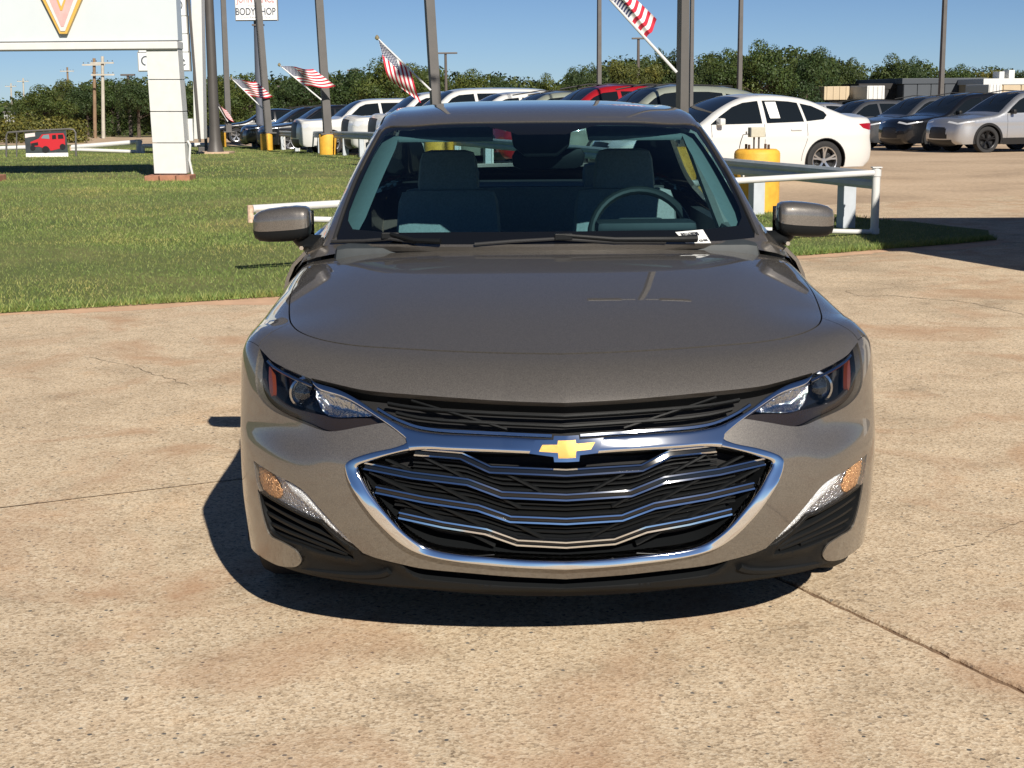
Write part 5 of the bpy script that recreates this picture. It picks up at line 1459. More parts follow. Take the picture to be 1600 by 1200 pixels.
def pipe_gate(label, hinge, tip, z0, z1, zt, r=.04, post_h=.72):
    """triangular swing gate: post, top and bottom pipe meeting at the free end"""
    g = thing('swing_gate', label, 'gate', (hinge[0], hinge[1], G(0, hinge[1])))
    e = np.array(tip) - np.array(hinge)
    d = e / np.linalg.norm(e)
    MB().tube([(0, 0, 0), (0, 0, post_h)], r * 1.05, 14).build('hinge_post', whitep, g, smooth=True)
    MB().box((0, 0, post_h + .006), (r * 2.5, r * 2.5, .012)).build('post_cap', whitep, g, bevel=.003)
    a = d * .05
    MB().tube([(a[0], a[1], z1), (e[0], e[1], zt)], r * .80, 12).build('top_pipe', whitep, g, smooth=True)
    MB().tube([(a[0], a[1], z0), (e[0], e[1], zt - .075)], r * .62, 12).build('bottom_pipe', whitep, g, smooth=True)
    MB().tube([(e[0] + d[0] * .02, e[1] + d[1] * .02, zt + .03), (e[0] + d[0] * .02, e[1] + d[1] * .02, zt - .11)], r * .62, 10).build('end_stop', mat('rusty_white', (.62, .45, .33), rough=.8, var=.4, vscale=30), g, smooth=True)
    for z in (z0, z1):
        MB().tube([(0, 0, z - .035), (0, 0, z + .035)], r * 1.25, 14).build('hinge_collar', whitep, g, smooth=True)
pipe_gate('white pipe swing gate reaching across the lawn edge behind the taupe sedan', (3.79, 16.02), (-2.11, 12.62), .06, .67, .60)
tp = at_depth(108, 229, 50.5); hp = ground_at(218, 241)
pipe_gate('white triangular pipe gate far back on the left behind the lawn', (hp[0], hp[1]), (tp[0], tp[1] + .3), .08, .40, .24, r=.09, post_h=.46)
def straight_rail(label, px0, px1, Y, r=.07):
    a, b = at_depth(*px0, Y), at_depth(*px1, Y)
    g = thing('pipe_rail', label, 'railing', (a[0], Y, G(0, Y)))
    MB().tube([(0, 0, a[2] - G(0, Y)), (b[0] - a[0], 0, b[2] - G(0, Y))], r, 10).build('top_rail', whitep, g, smooth=True)
    k = max(2, int((b[0] - a[0]) / 2.2) + 1)
    for i in range(k): 
        t = i / (k - 1); h = (a[2] + (b[2] - a[2]) * t) - G(0, Y); x = (b[0] - a[0]) * t
        MB().tube([(x, 0, 0), (x, 0, h)], r * .85, 10).build('post', whitep, g, smooth=True)
straight_rail('white pipe railing at the left edge behind the banner', (-40, 233), (44, 230), 51)
straight_rail('white pipe railing behind the sign column', (223, 228), (330, 226), 50)

def yellow_base(px, label, w=.57, h=.80, Y=None):
    g = ground_at(*px)
    if Y: g = np.array([ray(*px)[0] * Y / ray(*px)[1], Y, G(0, Y)])
    r = w / 2
    b = thing('pole_base', label, 'pole base', tuple(g))
    MB().lathe([(r * .98, 0), (r, .02), (r, h * .93), (r * .96, h * .97), (r * .85, h), (.001, h + .005)], 30, 'z').build('drum', yellow, b, smooth=True)
    for k in range(4):
        a = math.pi / 4 + k * math.pi / 2
        MB().tube([(r * .6 * math.cos(a), r * .6 * math.sin(a), h - .01), (r * .6 * math.cos(a), r * .6 * math.sin(a), h + .06)], .016, 8).build('anchor_bolt', mat('rusty_bolt', (.10, .06, .045), rough=.8, metal=.4), b, smooth=True)
    return b, g
b, g = yellow_base((1181, 336), 'yellow concrete pole base carrying a grey electrical box, beside the guardrail', Y=19.35)
bx = thing('electrical_box', 'small grey outdoor electrical box standing on the yellow pole base', 'electrical box', (g[0] - .02, g[1] - .05, .81))
gb = mat('beige_box', (.50, .47, .38), rough=.5, var=.1, vscale=15)
MB().box((0, 0, .20), (.19, .11, .12), rz=.25).build('housing', gb, bx, bevel=.008)
MB().box((-.05, -.062, .20), (.085, .012, .10), rz=.25).build('cover', mat('box_dark', (.10, .10, .10), rough=.4), bx, bevel=.003)
for x in (-.03, .03): MB().tube([(x, 0, 0), (x, 0, .145)], .012, 8).build('conduit', greyp, bx, smooth=True)
MB().tube([(-.09, -.01, .18), (-.17, -.02, .17), (-.20, -.02, .08), (-.215, -.02, .0)], .006, 6).build('cable', greyp, bx, smooth=True)
MB().tube([(-.13, -.02, .175), (-.13, -.02, .21)], .010, 6).build('cable_gland', greyp, bx)
mb_ = thing('mounting_bracket', 'short white steel bracket against the front of the yellow pole base', 'bracket', (g[0] - .02, g[1] - .33, 0))
MB().box((.03, 0, .26), (.05, .05, .52), rx=.06).build('upright', whitep, mb_, bevel=.005)
MB().box((-.06, 0, .50), (.34, .05, .05)).build('arm', whitep, mb_, bevel=.005)
yellow_base((513, 243), 'yellow concrete base of the middle leaning flag pole', .50, .62, Y=43.6)
yellow_base((417, 238), 'yellow concrete base of the flag pole in front of the body shop sign', .42, .60, Y=52.9)
yellow_base((433, 236), 'yellow concrete base just right of the body shop sign pole', .30, .60, Y=54.2)
yellow_base((345, 240), 'yellow concrete base beside the round light pole', .45, .62, Y=59)
yellow_base((687, 250), 'yellow concrete base seen through the windshield of the taupe sedan', .62, .85, Y=31.5)

def square_pole(label, X, Y, H, w, m, lean=0.0, arms=True, rz=0.3, base=0.0, head=.9):
    p = thing('light_pole', label, 'light pole', (X, Y, G(0, Y) + base), 0)
    sh = MB(); hw = w / 2
    V = []
    for z, k in ((0, 1.0), (H, .72)):
        for a in range(4):
            an = rz + math.pi / 4 + a * math.pi / 2; V.append((-math.tan(lean) * z + hw * 1.414 * k * math.cos(an), hw * 1.414 * k * math.sin(an), z))
    sh.add(V, [(0, 1, 5, 4), (1, 2, 6, 5), (2, 3, 7, 6), (3, 0, 4, 7), (4, 5, 6, 7), (3, 2, 1, 0)]).build('shaft', m, p)
    MB().box((0, 0, .02), (w * 2, w * 2, .04), rz=rz).build('base_plate', m, p, bevel=.005)
    if arms:
        for s in (-1, 1):
            MB().box((-math.tan(lean) * H + s * (head * .5 + .1), 0, H - .08), (head, .07, .07)).build('arm', m, p)
            MB().box((-math.tan(lean) * H + s * (head + .35), 0, H - .08), (.62, .36, .13)).build('lamp_head', m, p, bevel=.03)
    return p
def round_pole(label, px, Y, H, r, m, name='light_pole', pad=False, cat='light pole', arms=True):
    g = np.array([ray(*px)[0] * Y / ray(*px)[1], Y, G(0, Y)])
    p = thing(name, label, cat, tuple(g))
    MB().lathe([(r * 1.9, 0), (r * 1.6, .12), (r * 1.15, .45), (r * 1.03, .9), (r, 1.2), (r * .62, H)], 24, 'z').build('shaft', m, p, smooth=True)
    if pad: MB().box((0, 0, .03), (1.0, 1.0, .14)).build('pad', padm, p, bevel=.02)
    if arms:
        for s in (-1, 1):
            MB().tube([(0, 0, H - .1), (s * 1.0, 0, H)], .05, 8).build('arm', m, p, smooth=True)
            MB().box((s * 1.3, 0, H), (.6, .34, .14)).build('lamp_head', m, p, bevel=.03)
    return p
# the twin pole close by; its lamp heads show in the bonnet
xy = ray(1066, 160); 
square_pole('nearest square bronze light pole rising right behind the taupe roof', xy[0] * 20.5 / xy[1], 20.5, 8.6, .125, mat('grey_bronze_pole', (.10, .095, .09), rough=.5, var=.12, vscale=3), rz=.42, base=.8, head=.32)
yellow_base((1069, 330), 'yellow concrete base of the nearest square light pole, hidden behind the sedan', .62, .80, Y=20.5)
xy = ray(1079.5, 160)
square_pole('slimmer bronze pole just behind the nearest square light pole', xy[0] * 27.5 / xy[1], 27.5, 9.0, .065, greyp, rz=.3, arms=False)
round_pole('thick round tapered dark light pole standing on the lawn right of the white signs', (337, 240), 47.6, 11, .155, mat('dark_pole', (.075, .068, .064), rough=.5, var=.1, vscale=3), pad=True)
d1 = at_depth(510, 225, 43.2)
square_pole('middle leaning square flag pole rising from a yellow base at the guardrail', d1[0], 43.6, 10.5, .225, greyp, lean=.036, base=.6, arms=False)
d1 = at_depth(683, 175, 31.5)
square_pole('leaning square flag pole right of the large white sport utility vehicle', d1[0], 31.5, 10, .19, greyp, lean=.046, base=.8, arms=False)
d1 = at_depth(420, 220, 53)
square_pole('leaning square flag pole in front of the body shop sign', d1[0], 53, 11, .24, greyp, lean=.045, base=.6, arms=False)
d1 = at_depth(358, 220, 57)
square_pole('slim square flag pole between the round pole and the body shop sign', d1[0], 57, 11, .20, greyp, lean=.0, base=.6, arms=False)
for px, Y, H, w, lab_ in (((936, 150), 75, 12, .20, 'thin distant light pole left of the tilted flag above the roof'), ((1155, 150), 80, 13, .22, 'thin distant light pole above the white sedan windshield'), ((1470, 150), 72, 13, .20, 'thin distant light pole above the right-hand row')):
    d1 = at_depth(*px, Y); square_pole(lab_, d1[0], Y, H, w, greyp, head=.8)
for px, top, Y, lab_ in (((697, 140), 83, 100, 'distant T-shaped light pole right of the leaning flag pole'), ((205, 215), 117, 90, 'dark distant lamp post left of the white sign column'), ((186, 215), 135, 95, 'shorter dark lamp post left of the white sign column'), ((997, 140), 60, 95, 'pale distant pole under the tilted flag'), ((555, 180), 110, 95, 'thin pole among the trees left of the large white vehicle'), ((445, 180), 135, 95, 'short thin pole among the trees by the dark cars')):
    a, t_ = at_depth(*px, Y), at_depth(px[0], top, Y)
    p = thing('lamp_post', lab_, 'lamp post', (a[0], Y, G(0, Y)))
    H = t_[2] - G(0, Y)
    MB().tube([(0, 0, 0), (0, 0, H)], [.12, .08], 8).build('shaft', brownp, p, smooth=True)
    MB().box((0, 0, H), (1.5 if px[0] == 697 else .8, .3, .10)).build('lamp_head', brownp, p, bevel=.02)
# utility poles on the left
for px, top, Y, lab_, m, arms in (((149, 222), 91, 85, 'brown wooden utility pole with one crossarm on the left', woodp, 1), ((162, 222), 88, 84, 'pale utility pole with two crossarms on the left', mat('pale_wood', (.45, .42, .36), rough=.9, var=.2, vscale=4), 2), ((107, 160), 105, 140, 'far utility pole behind the left trees', woodp, 1), ((38, 180), 122, 170, 'farthest pale pole cluster at the left edge', mat('pale_wood', (.45, .42, .36), rough=.9), 1), ((19, 190), 130, 175, 'farthest thin pole at the left edge', mat('pale_wood', (.45, .42, .36), rough=.9), 1)):
    a, t_ = at_depth(*px, Y), at_depth(px[0] - 2, top, Y); H = t_[2] - G(0, Y)
    p = thing('utility_pole', lab_, 'utility pole', (a[0], Y, G(0, Y)))
    MB().tube([(0, 0, 0), (t_[0] - a[0], 0, H)], [.10, .08], 10).build('shaft', m, p, smooth=True)
    for k in range(arms):
        zz = H - .35 - k * .62 * Y / 84 * 1.0; MB().box((t_[0] - a[0], -.15, zz), (1.25, .07, .08)).build('crossarm', mat('pale_wood', (.45, .42, .36), rough=.9), p)
        for s in (-.55, -.3, .3, .55): MB().tube([(t_[0] - a[0] + s, -.15, zz + .07), (t_[0] - a[0] + s, -.15, zz + .14)], .025, 8).build('insulator', greyp, p)

# ------------------------------------------------------------------ the big white sign on the lawn
def white_sign():
    Y = 27.8
    at = lambda x, y: at_depth(x, y, Y)
    c0 = at(267, 272); root = thing('pylon_sign', 'large white panel sign on a boxy white column with a gold-edged V', 'sign', (c0[0], Y, 0))
    o = np.array([c0[0], Y, 0]); R_ = lambda p: tuple(np.asarray(p) - o)
    panel = mat('white_sign_face', (.57, .61, .635), rough=.25, var=.03, vscale=2)
    sideg = mat('sign_edge', (.30, .29, .27), rough=.6)
    ys = [75.5, 125, 175, 224, 272.5]; xc = [(228, 277.5), (231, 281), (234.5, 285), (238, 288.5), (241, 291.5)]
    for i in range(4):
        a, b = at(xc[i][0], ys[i]), at(xc[i + 1][1], ys[i + 1] - 1.2)
        a2, b2 = at(xc[i + 1][0], ys[i + 1] - 1.2), at(xc[i][1], ys[i])
        V = [R_((p[0], Y + d, p[2])) for d in (0, .42) for p in (a2, b, b2, a)]
        MB().add(V, [(0, 1, 2, 3), (7, 6, 5, 4), (0, 4, 5, 1), (1, 5, 6, 2), (2, 6, 7, 3), (3, 7, 4, 0)]).build('column_box', whitep, root, bevel=.008)
    core = at(259, 180)
    MB().box(R_((at(262, 180)[0], Y + .21, 1.1)), (.42, .34, 2.2)).build('column_core', sideg, root)
    r0, l0 = at(278.5, 70), at(-58, 70)
    zb, zt, ztop = at(150, 77)[2], at(150, 66)[2], 4.9
    MB().box(R_(((r0[0] + l0[0]) / 2, Y + .18, (zb + zt) / 2)), (r0[0] - l0[0], .50, zt - zb)).build('bottom_beam', whitep, root, bevel=.01)
    MB().box(R_(((r0[0] + l0[0]) / 2, Y + .18, (zb + zt) / 2 - .003)), (r0[0] - l0[0] - .03, .46, zt - zb + .02)).build('beam_edge', sideg, root)
    rp = at(276.5, 30)[0]
    MB().box(R_(((rp + l0[0]) / 2 - .0, Y + .20, (zt + .02 + ztop) / 2)), (rp - l0[0], .40, ztop - zt - .02)).build('face_panel', panel, root, bevel=.01)
    # V, only its point is in view; it is set proud of the face
    yv = Y - .06
    def poly(px, dy, m, nm, th=.04):
        P = [at(*p) for p in px]
        return MB().prism([(p[0] - o[0], p[2]) for p in P], dy - Y, dy - Y + th).build(nm, m, vroot)
    vroot = bpy.data.objects.new('letter_v', None); COL.objects.link(vroot); vroot.parent = root
    gold = mat('sign_gold', (.62, .38, .08), rough=.45); pink = mat('sign_pink', (.72, .38, .36), rough=.5, var=.15, vscale=6)
    tmpl = lambda s, dx0, dx1, yb: [(101 - dx0 - 28 * s, -52 * s + yb), (101 - dx1, yb), (101 + dx1, yb), (101 + dx0 + 25 * s, -52 * s + yb)]
    poly([(21, -95), (95.5, 53), (107, 53), (170, -95)], Y - .10, gold, 'gold_edge', .11)
    poly([(31, -90), (97.5, 49), (104.5, 49), (160, -90)], Y - .115, whitep, 'white_border', .01)
    poly([(42, -86), (98.5, 42), (102.5, 42), (149, -86)], Y - .122, pink, 'pink_face', .005)
    poly([(54, -86), (91.5, 0), (97.5, 17), (100.5, 17), (106, 0), (137, -86)], Y - .130, gold, 'inner_gold_edge', .006)
    poly([(58, -86), (93.5, -2), (99, 11), (104, -2), (133, -86)], Y - .137, panel, 'inner_face', .005)
    # brick footing, each block its own piece
    a, b = at(232, 285), at(303, 285); w = (b[0] - a[0])
    for k, (f0, f1) in enumerate(((0, .30), (.325, .66), (.69, .985))):
        xx = a[0] + w * (f0 + f1) / 2
        MB().box(R_((xx, Y - .02 + .02 * (k % 2), .06)), (w * (f1 - f0), .55, .12)).build('footing_block', brickm, root, bevel=.012)
    # second column, its footing just enters at the left edge
    l = at(-48, 200)[0]
    for i in range(4):
        z0, z1 = at(260, ys[i + 1] - 1.2)[2], at(260, ys[i])[2]; MB().box(R_((l, Y + .21, (z0 + z1) / 2)), (.56, .42, z1 - z0)).build('column_box', whitep, root, bevel=.008)
    MB().box(R_((l, Y + .2, 1.1)), (.46, .36, 2.2)).build('column_core', sideg, root)
    MB().box(R_((at(-30, 285)[0], Y + .05, .07)), (.72, .55, .14)).build('footing_block', brickm, root, bevel=.012)
    # service pipe down the side of the column
    MB().tube([R_(at_depth(293, 220, Y + .2)), R_(at_depth(297, 226, Y + .2)), R_(at_depth(296, 250, Y + .2)), R_(at_depth(301, 274, Y + .2))], .022, 8).build('service_pipe', whitep, root, smooth=True)
    MB().box(R_(at_depth(296, 203, Y + .5)), (.14, .10, .40)).build('meter_box', whitep, root, bevel=.01)
white_sign()
def rear_pylon():
    Y = 46.0; at = lambda x, y: at_depth(x, y, Y)
    b = at(311, 216); root = thing('pylon_sign', 'tall white sign post with stacked brand panels behind the big white sign', 'sign', (b[0], Y, G(0, Y)))
    o = np.array([b[0], Y, G(0, Y)]); R_ = lambda p: tuple(np.asarray(p) - o)
    t0, t1 = at(297, -120), at(311, 225)
    V = []
    for (x0, x1, y) in ((296, 312, -140), (303.5, 318.5, 217)):
        for dy in (0, .5):
            for x in (x0, x1): p = at(x, y); V.append(R_((p[0], Y + dy, p[2])))
    MB().add(V, [(0, 1, 5, 4), (2, 3, 7, 6), (0, 2, 6, 4), (1, 3, 7, 5), (0, 1, 3, 2), (4, 5, 7, 6)]).build('post', whitep, root)
    V = []
    for (x0, x1, y) in ((-2, 2, -140), (-1.5, 1.5, 222)):
        cx_ = 294 if y < 0 else 313
        for dy in (-.12, -.02):
            for x in (x0, x1): p = at(cx_ + x + (0 if y > 0 else -9), y); V.append(R_((p[0], Y + dy, p[2])))
    MB().add(V, [(0, 1, 5, 4), (2, 3, 7, 6), (0, 2, 6, 4), (1, 3, 7, 5), (0, 1, 3, 2), (4, 5, 7, 6)]).build('dark_trim', mat('dark_pole', (.075, .068, .064), rough=.5), root)
    face = mat('panel_face', (.74, .76, .77), rough=.4); edge = mat('sign_edge', (.30, .29, .27), rough=.6); ink = mat('panel_ink', (.08, .09, .11), rough=.6)
    red = mat('panel_red', (.62, .06, .06), rough=.6)
    for k, (ya, yb) in enumerate(((-4, 24.5), (26, 52.5), (54, 81), (82.5, 110))):
        a, c = at(215.5 + (4 if k < 3 else 0) * 0, ya), at(290 + k * 2, yb)
        p = MB().box(R_(((a[0] + c[0]) / 2, Y + .12, (a[2] + c[2]) / 2)), (c[0] - a[0], .25, a[2] - c[2])).build('brand_panel', face, root, bevel=.015)
        MB().box(R_(((a[0] + c[0]) / 2, Y + .13, (a[2] + c[2]) / 2)), (c[0] - a[0] + .05, .20, a[2] - c[2] + .05)).build('panel_frame', edge, root)
        def arc_mark(cx_, cy_, r, w, a0, a1, m):
            c_ = at(cx_, cy_); s_ = Y / F_PX
            pts = [(math.cos(t) * r * s_, math.sin(t) * r * s_) for t in np.linspace(a0, a1, 18)]; pin = [(math.cos(t) * (r - w) * s_, math.sin(t) * (r - w) * s_) for t in np.linspace(a1, a0, 18)]
            q = R_((c_[0], Y - .012, c_[2])); MB().prism([(q[0] + x, q[2] + z) for x, z in pts + pin], q[1], q[1] + .006).build('mark', m, p)
        if k == 0: arc_mark(276, 8, 9, 1.6, -1.2, 1.3, ink)
        if k == 1:
            c_ = at(281, 40); text_obj('mark', 'E', .20, red, p, Matrix.Translation(R_((c_[0], Y - .012, c_[2]))) @ FRONT, bold=.008)
        if k == 3:
            arc_mark(228, 95, 7.5, 2.2, 1.0, 4.6, ink); arc_mark(284, 97, 5.5, 2.4, .2, 3.2, ink); arc_mark(287, 99, 3.5, 1.8, 3.0, 6.0, ink)
rear_pylon()
# small dark sign with a gold bracket on it, by the round pole
p = at_depth(320, 206, 49)
sb = thing('small_sign', 'small black box sign with a gold angular mark beside the round pole', 'sign', (p[0], 49, G(0, 49)))
MB().tube([(0, .1, 0), (0, .1, p[2] - G(0, 49))], .05, 8).build('leg', brownp, sb)
MB().box((0, 0, p[2] - G(0, 49)), (.30, .10, .36)).build('face', mat('panel_ink', (.08, .09, .11), rough=.6), sb, bevel=.01)
zc = p[2] - G(0, 49)
MB().prism([(-.08, zc + .10), (.10, zc + .10), (.10, zc + .04), (-.02, zc + .04), (.09, zc - .06), (.09, zc - .12), (-.09, zc + .03)], -.06, -.052).build('mark', mat('sign_gold', (.62, .38, .08), rough=.45), sb)
MB().box((0, 0, .12), (.42, .3, .24)).build('footing', greyp, sb, bevel=.02)

def body_shop():
    Y = 58.0; at = lambda x, y: at_depth(x, y, Y)
    b = at(408, 215); root = thing('roadside_sign', 'white body shop sign board on a tall dark pole', 'sign', (b[0], Y, G(0, Y)))
    o = np.array([b[0], Y, G(0, Y)]); R_ = lambda p: tuple(np.asarray(p) - o)
    top = at(402, 20)
    MB().tube([(0, 0, 0), R_((top[0], Y + .1, top[2]))], [.18, .16], 12).build('pole', mat('blue_grey_pole', (.10, .11, .14), rough=.5, var=.15, vscale=3), root, smooth=True)
    p40 = at(403, 39); MB().box(R_((p40[0], Y + .05, p40[2])), (.42, .3, .06)).build('pole_cap', brownp, root)
    a, c = at(367.5, -42), at(434.5, 31.5)
    face = MB().box(R_(((a[0] + c[0]) / 2, Y - .15, (a[2] + c[2]) / 2)), (c[0] - a[0], .22, a[2] - c[2])).build('board', mat('board_white', (.80, .80, .80), rough=.4), root, bevel=.01)
    MB().box(R_(((a[0] + c[0]) / 2, Y - .12, (a[2] + c[2]) / 2)), (c[0] - a[0] + .05, .18, a[2] - c[2] + .05)).build('board_frame', mat('sign_edge', (.30, .29, .27), rough=.6), root)
    ink = mat('panel_ink', (.08, .09, .11), rough=.6); red = mat('faded_red', (.48, .22, .22), rough=.6); grey = mat('faded_grey', (.45, .45, .45), rough=.6)
    for body, x, y, size, m, sx, bold in (('BODY SHOP', 401, 19, .36, ink, .74, .005), ('JOHN VANCE', 401, 0, .34, red, .66, .004), ('Auto Group', 402, 9, .12, grey, 1.0, 0), ('Quality Repaint and Parts', 401, 27.3, .115, grey, .92, 0)):
        c_ = at(x, y); text_obj('lettering', body, size, m, face, Matrix.Translation(R_((c_[0], Y - .268, c_[2]))) @ FRONT, sx=sx, bold=bold)
body_shop()

def banner():
    Y = 44.3; at = lambda x, y: at_depth(x, y, Y); g0 = ground_at(75, 247)
    root = thing('banner', 'dark printed banner showing a red off-road vehicle, on a pipe frame on the lawn', 'banner', (g0[0], Y, G(0, Y)))
    o = np.array([g0[0], Y, G(0, Y)]); R_ = lambda p: tuple(np.asarray(p) - o)
    pts = [(10, 247), (10, 212), (12, 207), (40, 205), (108, 201.5), (115, 202.5), (118, 207), (119, 246)]
    MB().tube([R_(at(*p)) for p in pts], .028, 8).build('frame', greyp, root, smooth=True)
    for x in (26, 60): MB().tube([R_(at(x, 247)), R_(at(x, 207))], .02, 8).build('upright', greyp, root, smooth=True)
    def flat(px, dy, m, nm, par=None):
        P = [R_(at(*p)) for p in px]; return MB().prism([(p[0], p[2]) for p in P], dy, dy + .004).build(nm, m, par or root)
    dk = mat('banner_dark', (.035, .045, .05), rough=.5, var=.4, vscale=4); red = mat('print_red', (.50, .015, .025), rough=.5); blk = mat('print_black', (.008, .008, .01), rough=.5)
    f = flat([(38.5, 207.5), (103.5, 203.5), (107, 240), (41, 241)], -.03, dk, 'sheet')
    flat([(41, 239.5), (107, 238.5), (107.3, 245), (41.5, 247)], -.036, mat('board_white', (.80, .80, .80), rough=.4), 'lower_strip', f)
    flat([(39.5, 209), (55, 207.5), (55.5, 213), (47, 214), (40, 215.5)], -.036, mat('print_pale', (.7, .6, .58), rough=.5), 'corner_print', f)
    flat([(48, 222), (61, 216.5), (66, 210), (82, 208.5), (99.5, 208), (102, 214), (102.5, 229), (98, 231), (80, 235.5), (77, 231), (70, 232), (62, 229), (50, 229)], -.040, red, 'vehicle_print', f)
    flat([(65, 216), (68.5, 211), (77, 210), (78, 217)], -.046, mat('print_glass', (.16, .24, .27), rough=.4), 'windshield_print', f)
    for q in ([(82, 211), (88, 210.5), (88.5, 217), (82, 217.5)], [(91, 210.5), (99, 210), (100, 216.5), (91.5, 217)]): flat(q, -.046, blk, 'window_print', f)
    for cx_, cy_, r in ((72, 233.5, 5.5), (98.5, 229, 4.5), (52, 231, 4)):
        flat([(cx_ + r * math.cos(a), cy_ + r * math.sin(a)) for a in np.linspace(0, 2 * math.pi, 15)[:-1]], -.050, blk, 'wheel_print', f)
    flat([(49, 224), (60, 222), (60.5, 227), (50, 228)], -.046, blk, 'grille_print', f)
banner()

# ------------------------------------------------------------------ flags
def flag_mats():
    red = mat('flag_red', (.50, .02, .045), rough=.8); wht = mat('flag_white', (.80, .79, .77), rough=.8)
    m, nt, b_ = nodes_of('flag_canton')
    tc = N(nt, 'ShaderNodeTexCoord'); mp = N(nt, 'ShaderNodeMapping'); mp.inputs['Scale'].default_value = (9, 9, 9); nt.links.new(tc.outputs['UV'], mp.inputs[0])
    v = N(nt, 'ShaderNodeTexVoronoi', i_Scale=1.0, i_Randomness=0.0); v.voronoi_dimensions = '2D'; nt.links.new(mp.outputs[0], v.inputs['Vector'])
    r = ramp(nt, v.outputs['Distance'], [(.22, (.8, .8, .8)), (.30, (.012, .02, .075))]); nt.links.new(r.outputs[0], b_.inputs['Base Color']); b_.inputs['Roughness'].default_value = .8
    return red, wht, m
FM = flag_mats()
def flag(label, base, tip, Y, fly_px, hoist=(.42, .985), sway=.10, droop=0.0, dy=-.15):
    """staff from base to tip (pixels surveyed at depth Y); cloth hangs from the outer part of the staff"""
    b_, t_ = at_depth(*base, Y - .05), at_depth(*tip, Y + dy)
    root = thing('flag', label, 'flag', tuple(b_)); o = b_
    MB().tube([(0, 0, 0), tuple(t_ - o)], [.022, .017], 8).build('staff', mat('flag_staff', (.62, .62, .62), rough=.4), root, smooth=True)
    e = (t_ - o); MB().lathe([(.001, -.05), (.04, -.02), (.045, .01), (.02, .05), (.001, .06)], 12, 'z', tuple(e * 1.01)).build('finial', mat('flag_gold', (.5, .42, .25), rough=.3, metal=.6), root, smooth=True)
    h0, h1 = e * hoist[0], e * hoist[1]                     # lower and upper hoist points
    fv = at_depth(base[0] + fly_px[0], base[1] + fly_px[1], Y) - at_depth(*base, Y)
    nu, nv = 33, 27
    V = np.zeros((nv, nu, 3)); UV = np.zeros((nv, nu, 2))
    for j in range(nv):
        for i in range(nu):
            u, v = i / (nu - 1), j / (nv - 1)               # u along the fly, v from top of hoist (tip) to lower hoist
            p = h1 + (h0 - h1) * v + fv * u
            p = p + np.array([0, sway * math.sin(u * 7 + v * 2.2) * (.25 + u), -droop * u * (1 - v * .8) + .05 * math.sin(u * 6 + 1.5 * v) * u])
            p = p + np.array([-.10 * droop * math.sin(3 * u) * (1 - v), -.02, 0])
            V[j, i] = p; UV[j, i] = (u / .4, v / .54)
    Fc = []; mi = []
    for j in range(nv - 1):
        for i in range(nu - 1):
            u, v = (i + .5) / (nu - 1), (j + .5) / (nv - 1)
            Fc.append((j * nu + i, j * nu + i + 1, (j + 1) * nu + i + 1, (j + 1) * nu + i))
            mi.append(2 if (u < .4 and v < 7 / 13) else (0 if int(v * 13) % 2 == 0 else 1))
    me = bpy.data.meshes.new('cloth'); me.from_pydata([tuple(p) for p in V.reshape(-1, 3)], [], Fc)
    for m in FM: me.materials.append(m)
    me.polygons.foreach_set('material_index', mi); me.polygons.foreach_set('use_smooth', [True] * len(Fc))
    uvl = me.uv_layers.new(name='UVMap'); uvf = UV.reshape(-1, 2)
    uvl.data.foreach_set('uv', np.array([uvf[l.vertex_index] for l in me.loops], np.float32).ravel())
    me.update(); link('cloth', me, root)
flag('striped flag on the leaning pole in front of the body shop sign', (411, 170), (362, 123), 52.8, (36, 3), sway=.12)
flag('striped flag on the middle leaning pole above the white vehicles', (502, 156), (437, 102), 43.0, (50, 4), sway=.12)
flag('drooping striped flag on the leaning pole right of the large white vehicle', (673, 141), (590, 60), 31.3, (16, 52), hoist=(.38, .985), sway=.08, droop=.12)
flag('striped flag on the nearest square pole, tilted at the top of the picture', (1057, 113), (947, -8), 20.3, (17, -24), hoist=(.44, .97), sway=.05)
flag('far striped flag between the round pole and the slim pole', (356, 190), (330, 148), 56.8, (22, 22), sway=.1)

# ------------------------------------------------------------------ buildings far right
def flat_building(label, x0, x1, ytop, Y, m, depth=18, trim=None, panels=0, units=()):
    a, c = at_depth(x0, ytop, Y), at_depth(x1, ytop, Y); H = (a[2] + c[2]) / 2 - G(0, Y)
    root = thing('building', label, 'building', ((a[0] + c[0]) / 2, Y, G(0, Y))); w = c[0] - a[0]
    MB().box((0, depth / 2, H / 2), (w, depth, H)).build('wall', m, root)
    MB().box((0, depth / 2, H - .15), (w + .25, depth + .25, .40)).build('parapet', trim or m, root, bevel=.03)
    for k in range(panels):
        x = -w / 2 + w * (k + .5) / panels
        MB().box((x, -.04, H * .45), (w / panels * .94, .08, H * .86)).build('wall_panel', m, root, bevel=.02)
    for xa, xb, h in units:
        p, q = at_depth(xa, ytop, Y + 4), at_depth(xb, ytop, Y + 4)
        MB().box(((p[0] + q[0]) / 2 - root.location.x, 5, H + h / 2), (q[0] - p[0], 1.5, h)).build('roof_unit', whitep, root, bevel=.03)
    return root
slate = mat('slate_wall', (.065, .075, .09), rough=.7, var=.1, vscale=.6); cream = mat('cream_wall', (.52, .42, .29), rough=.8, var=.08, vscale=1)
flat_building('long low dark slate building behind the right-hand row', 1412, 1540, 123, 110, slate, trim=mat('slate_trim', (.05, .06, .075), rough=.6), panels=6)
flat_building('darker low shed joined to the left of the slate building', 1344, 1411.5, 131.5, 112, mat('dark_shed', (.03, .028, .028), rough=.8, var=.2, vscale=.5), panels=3)
flat_building('cream building with white roof edge at the right edge', 1539, 1680, 123.5, 104, cream, trim=whitep, panels=5, units=((1563, 1571, .55), (1578, 1587, .65)))
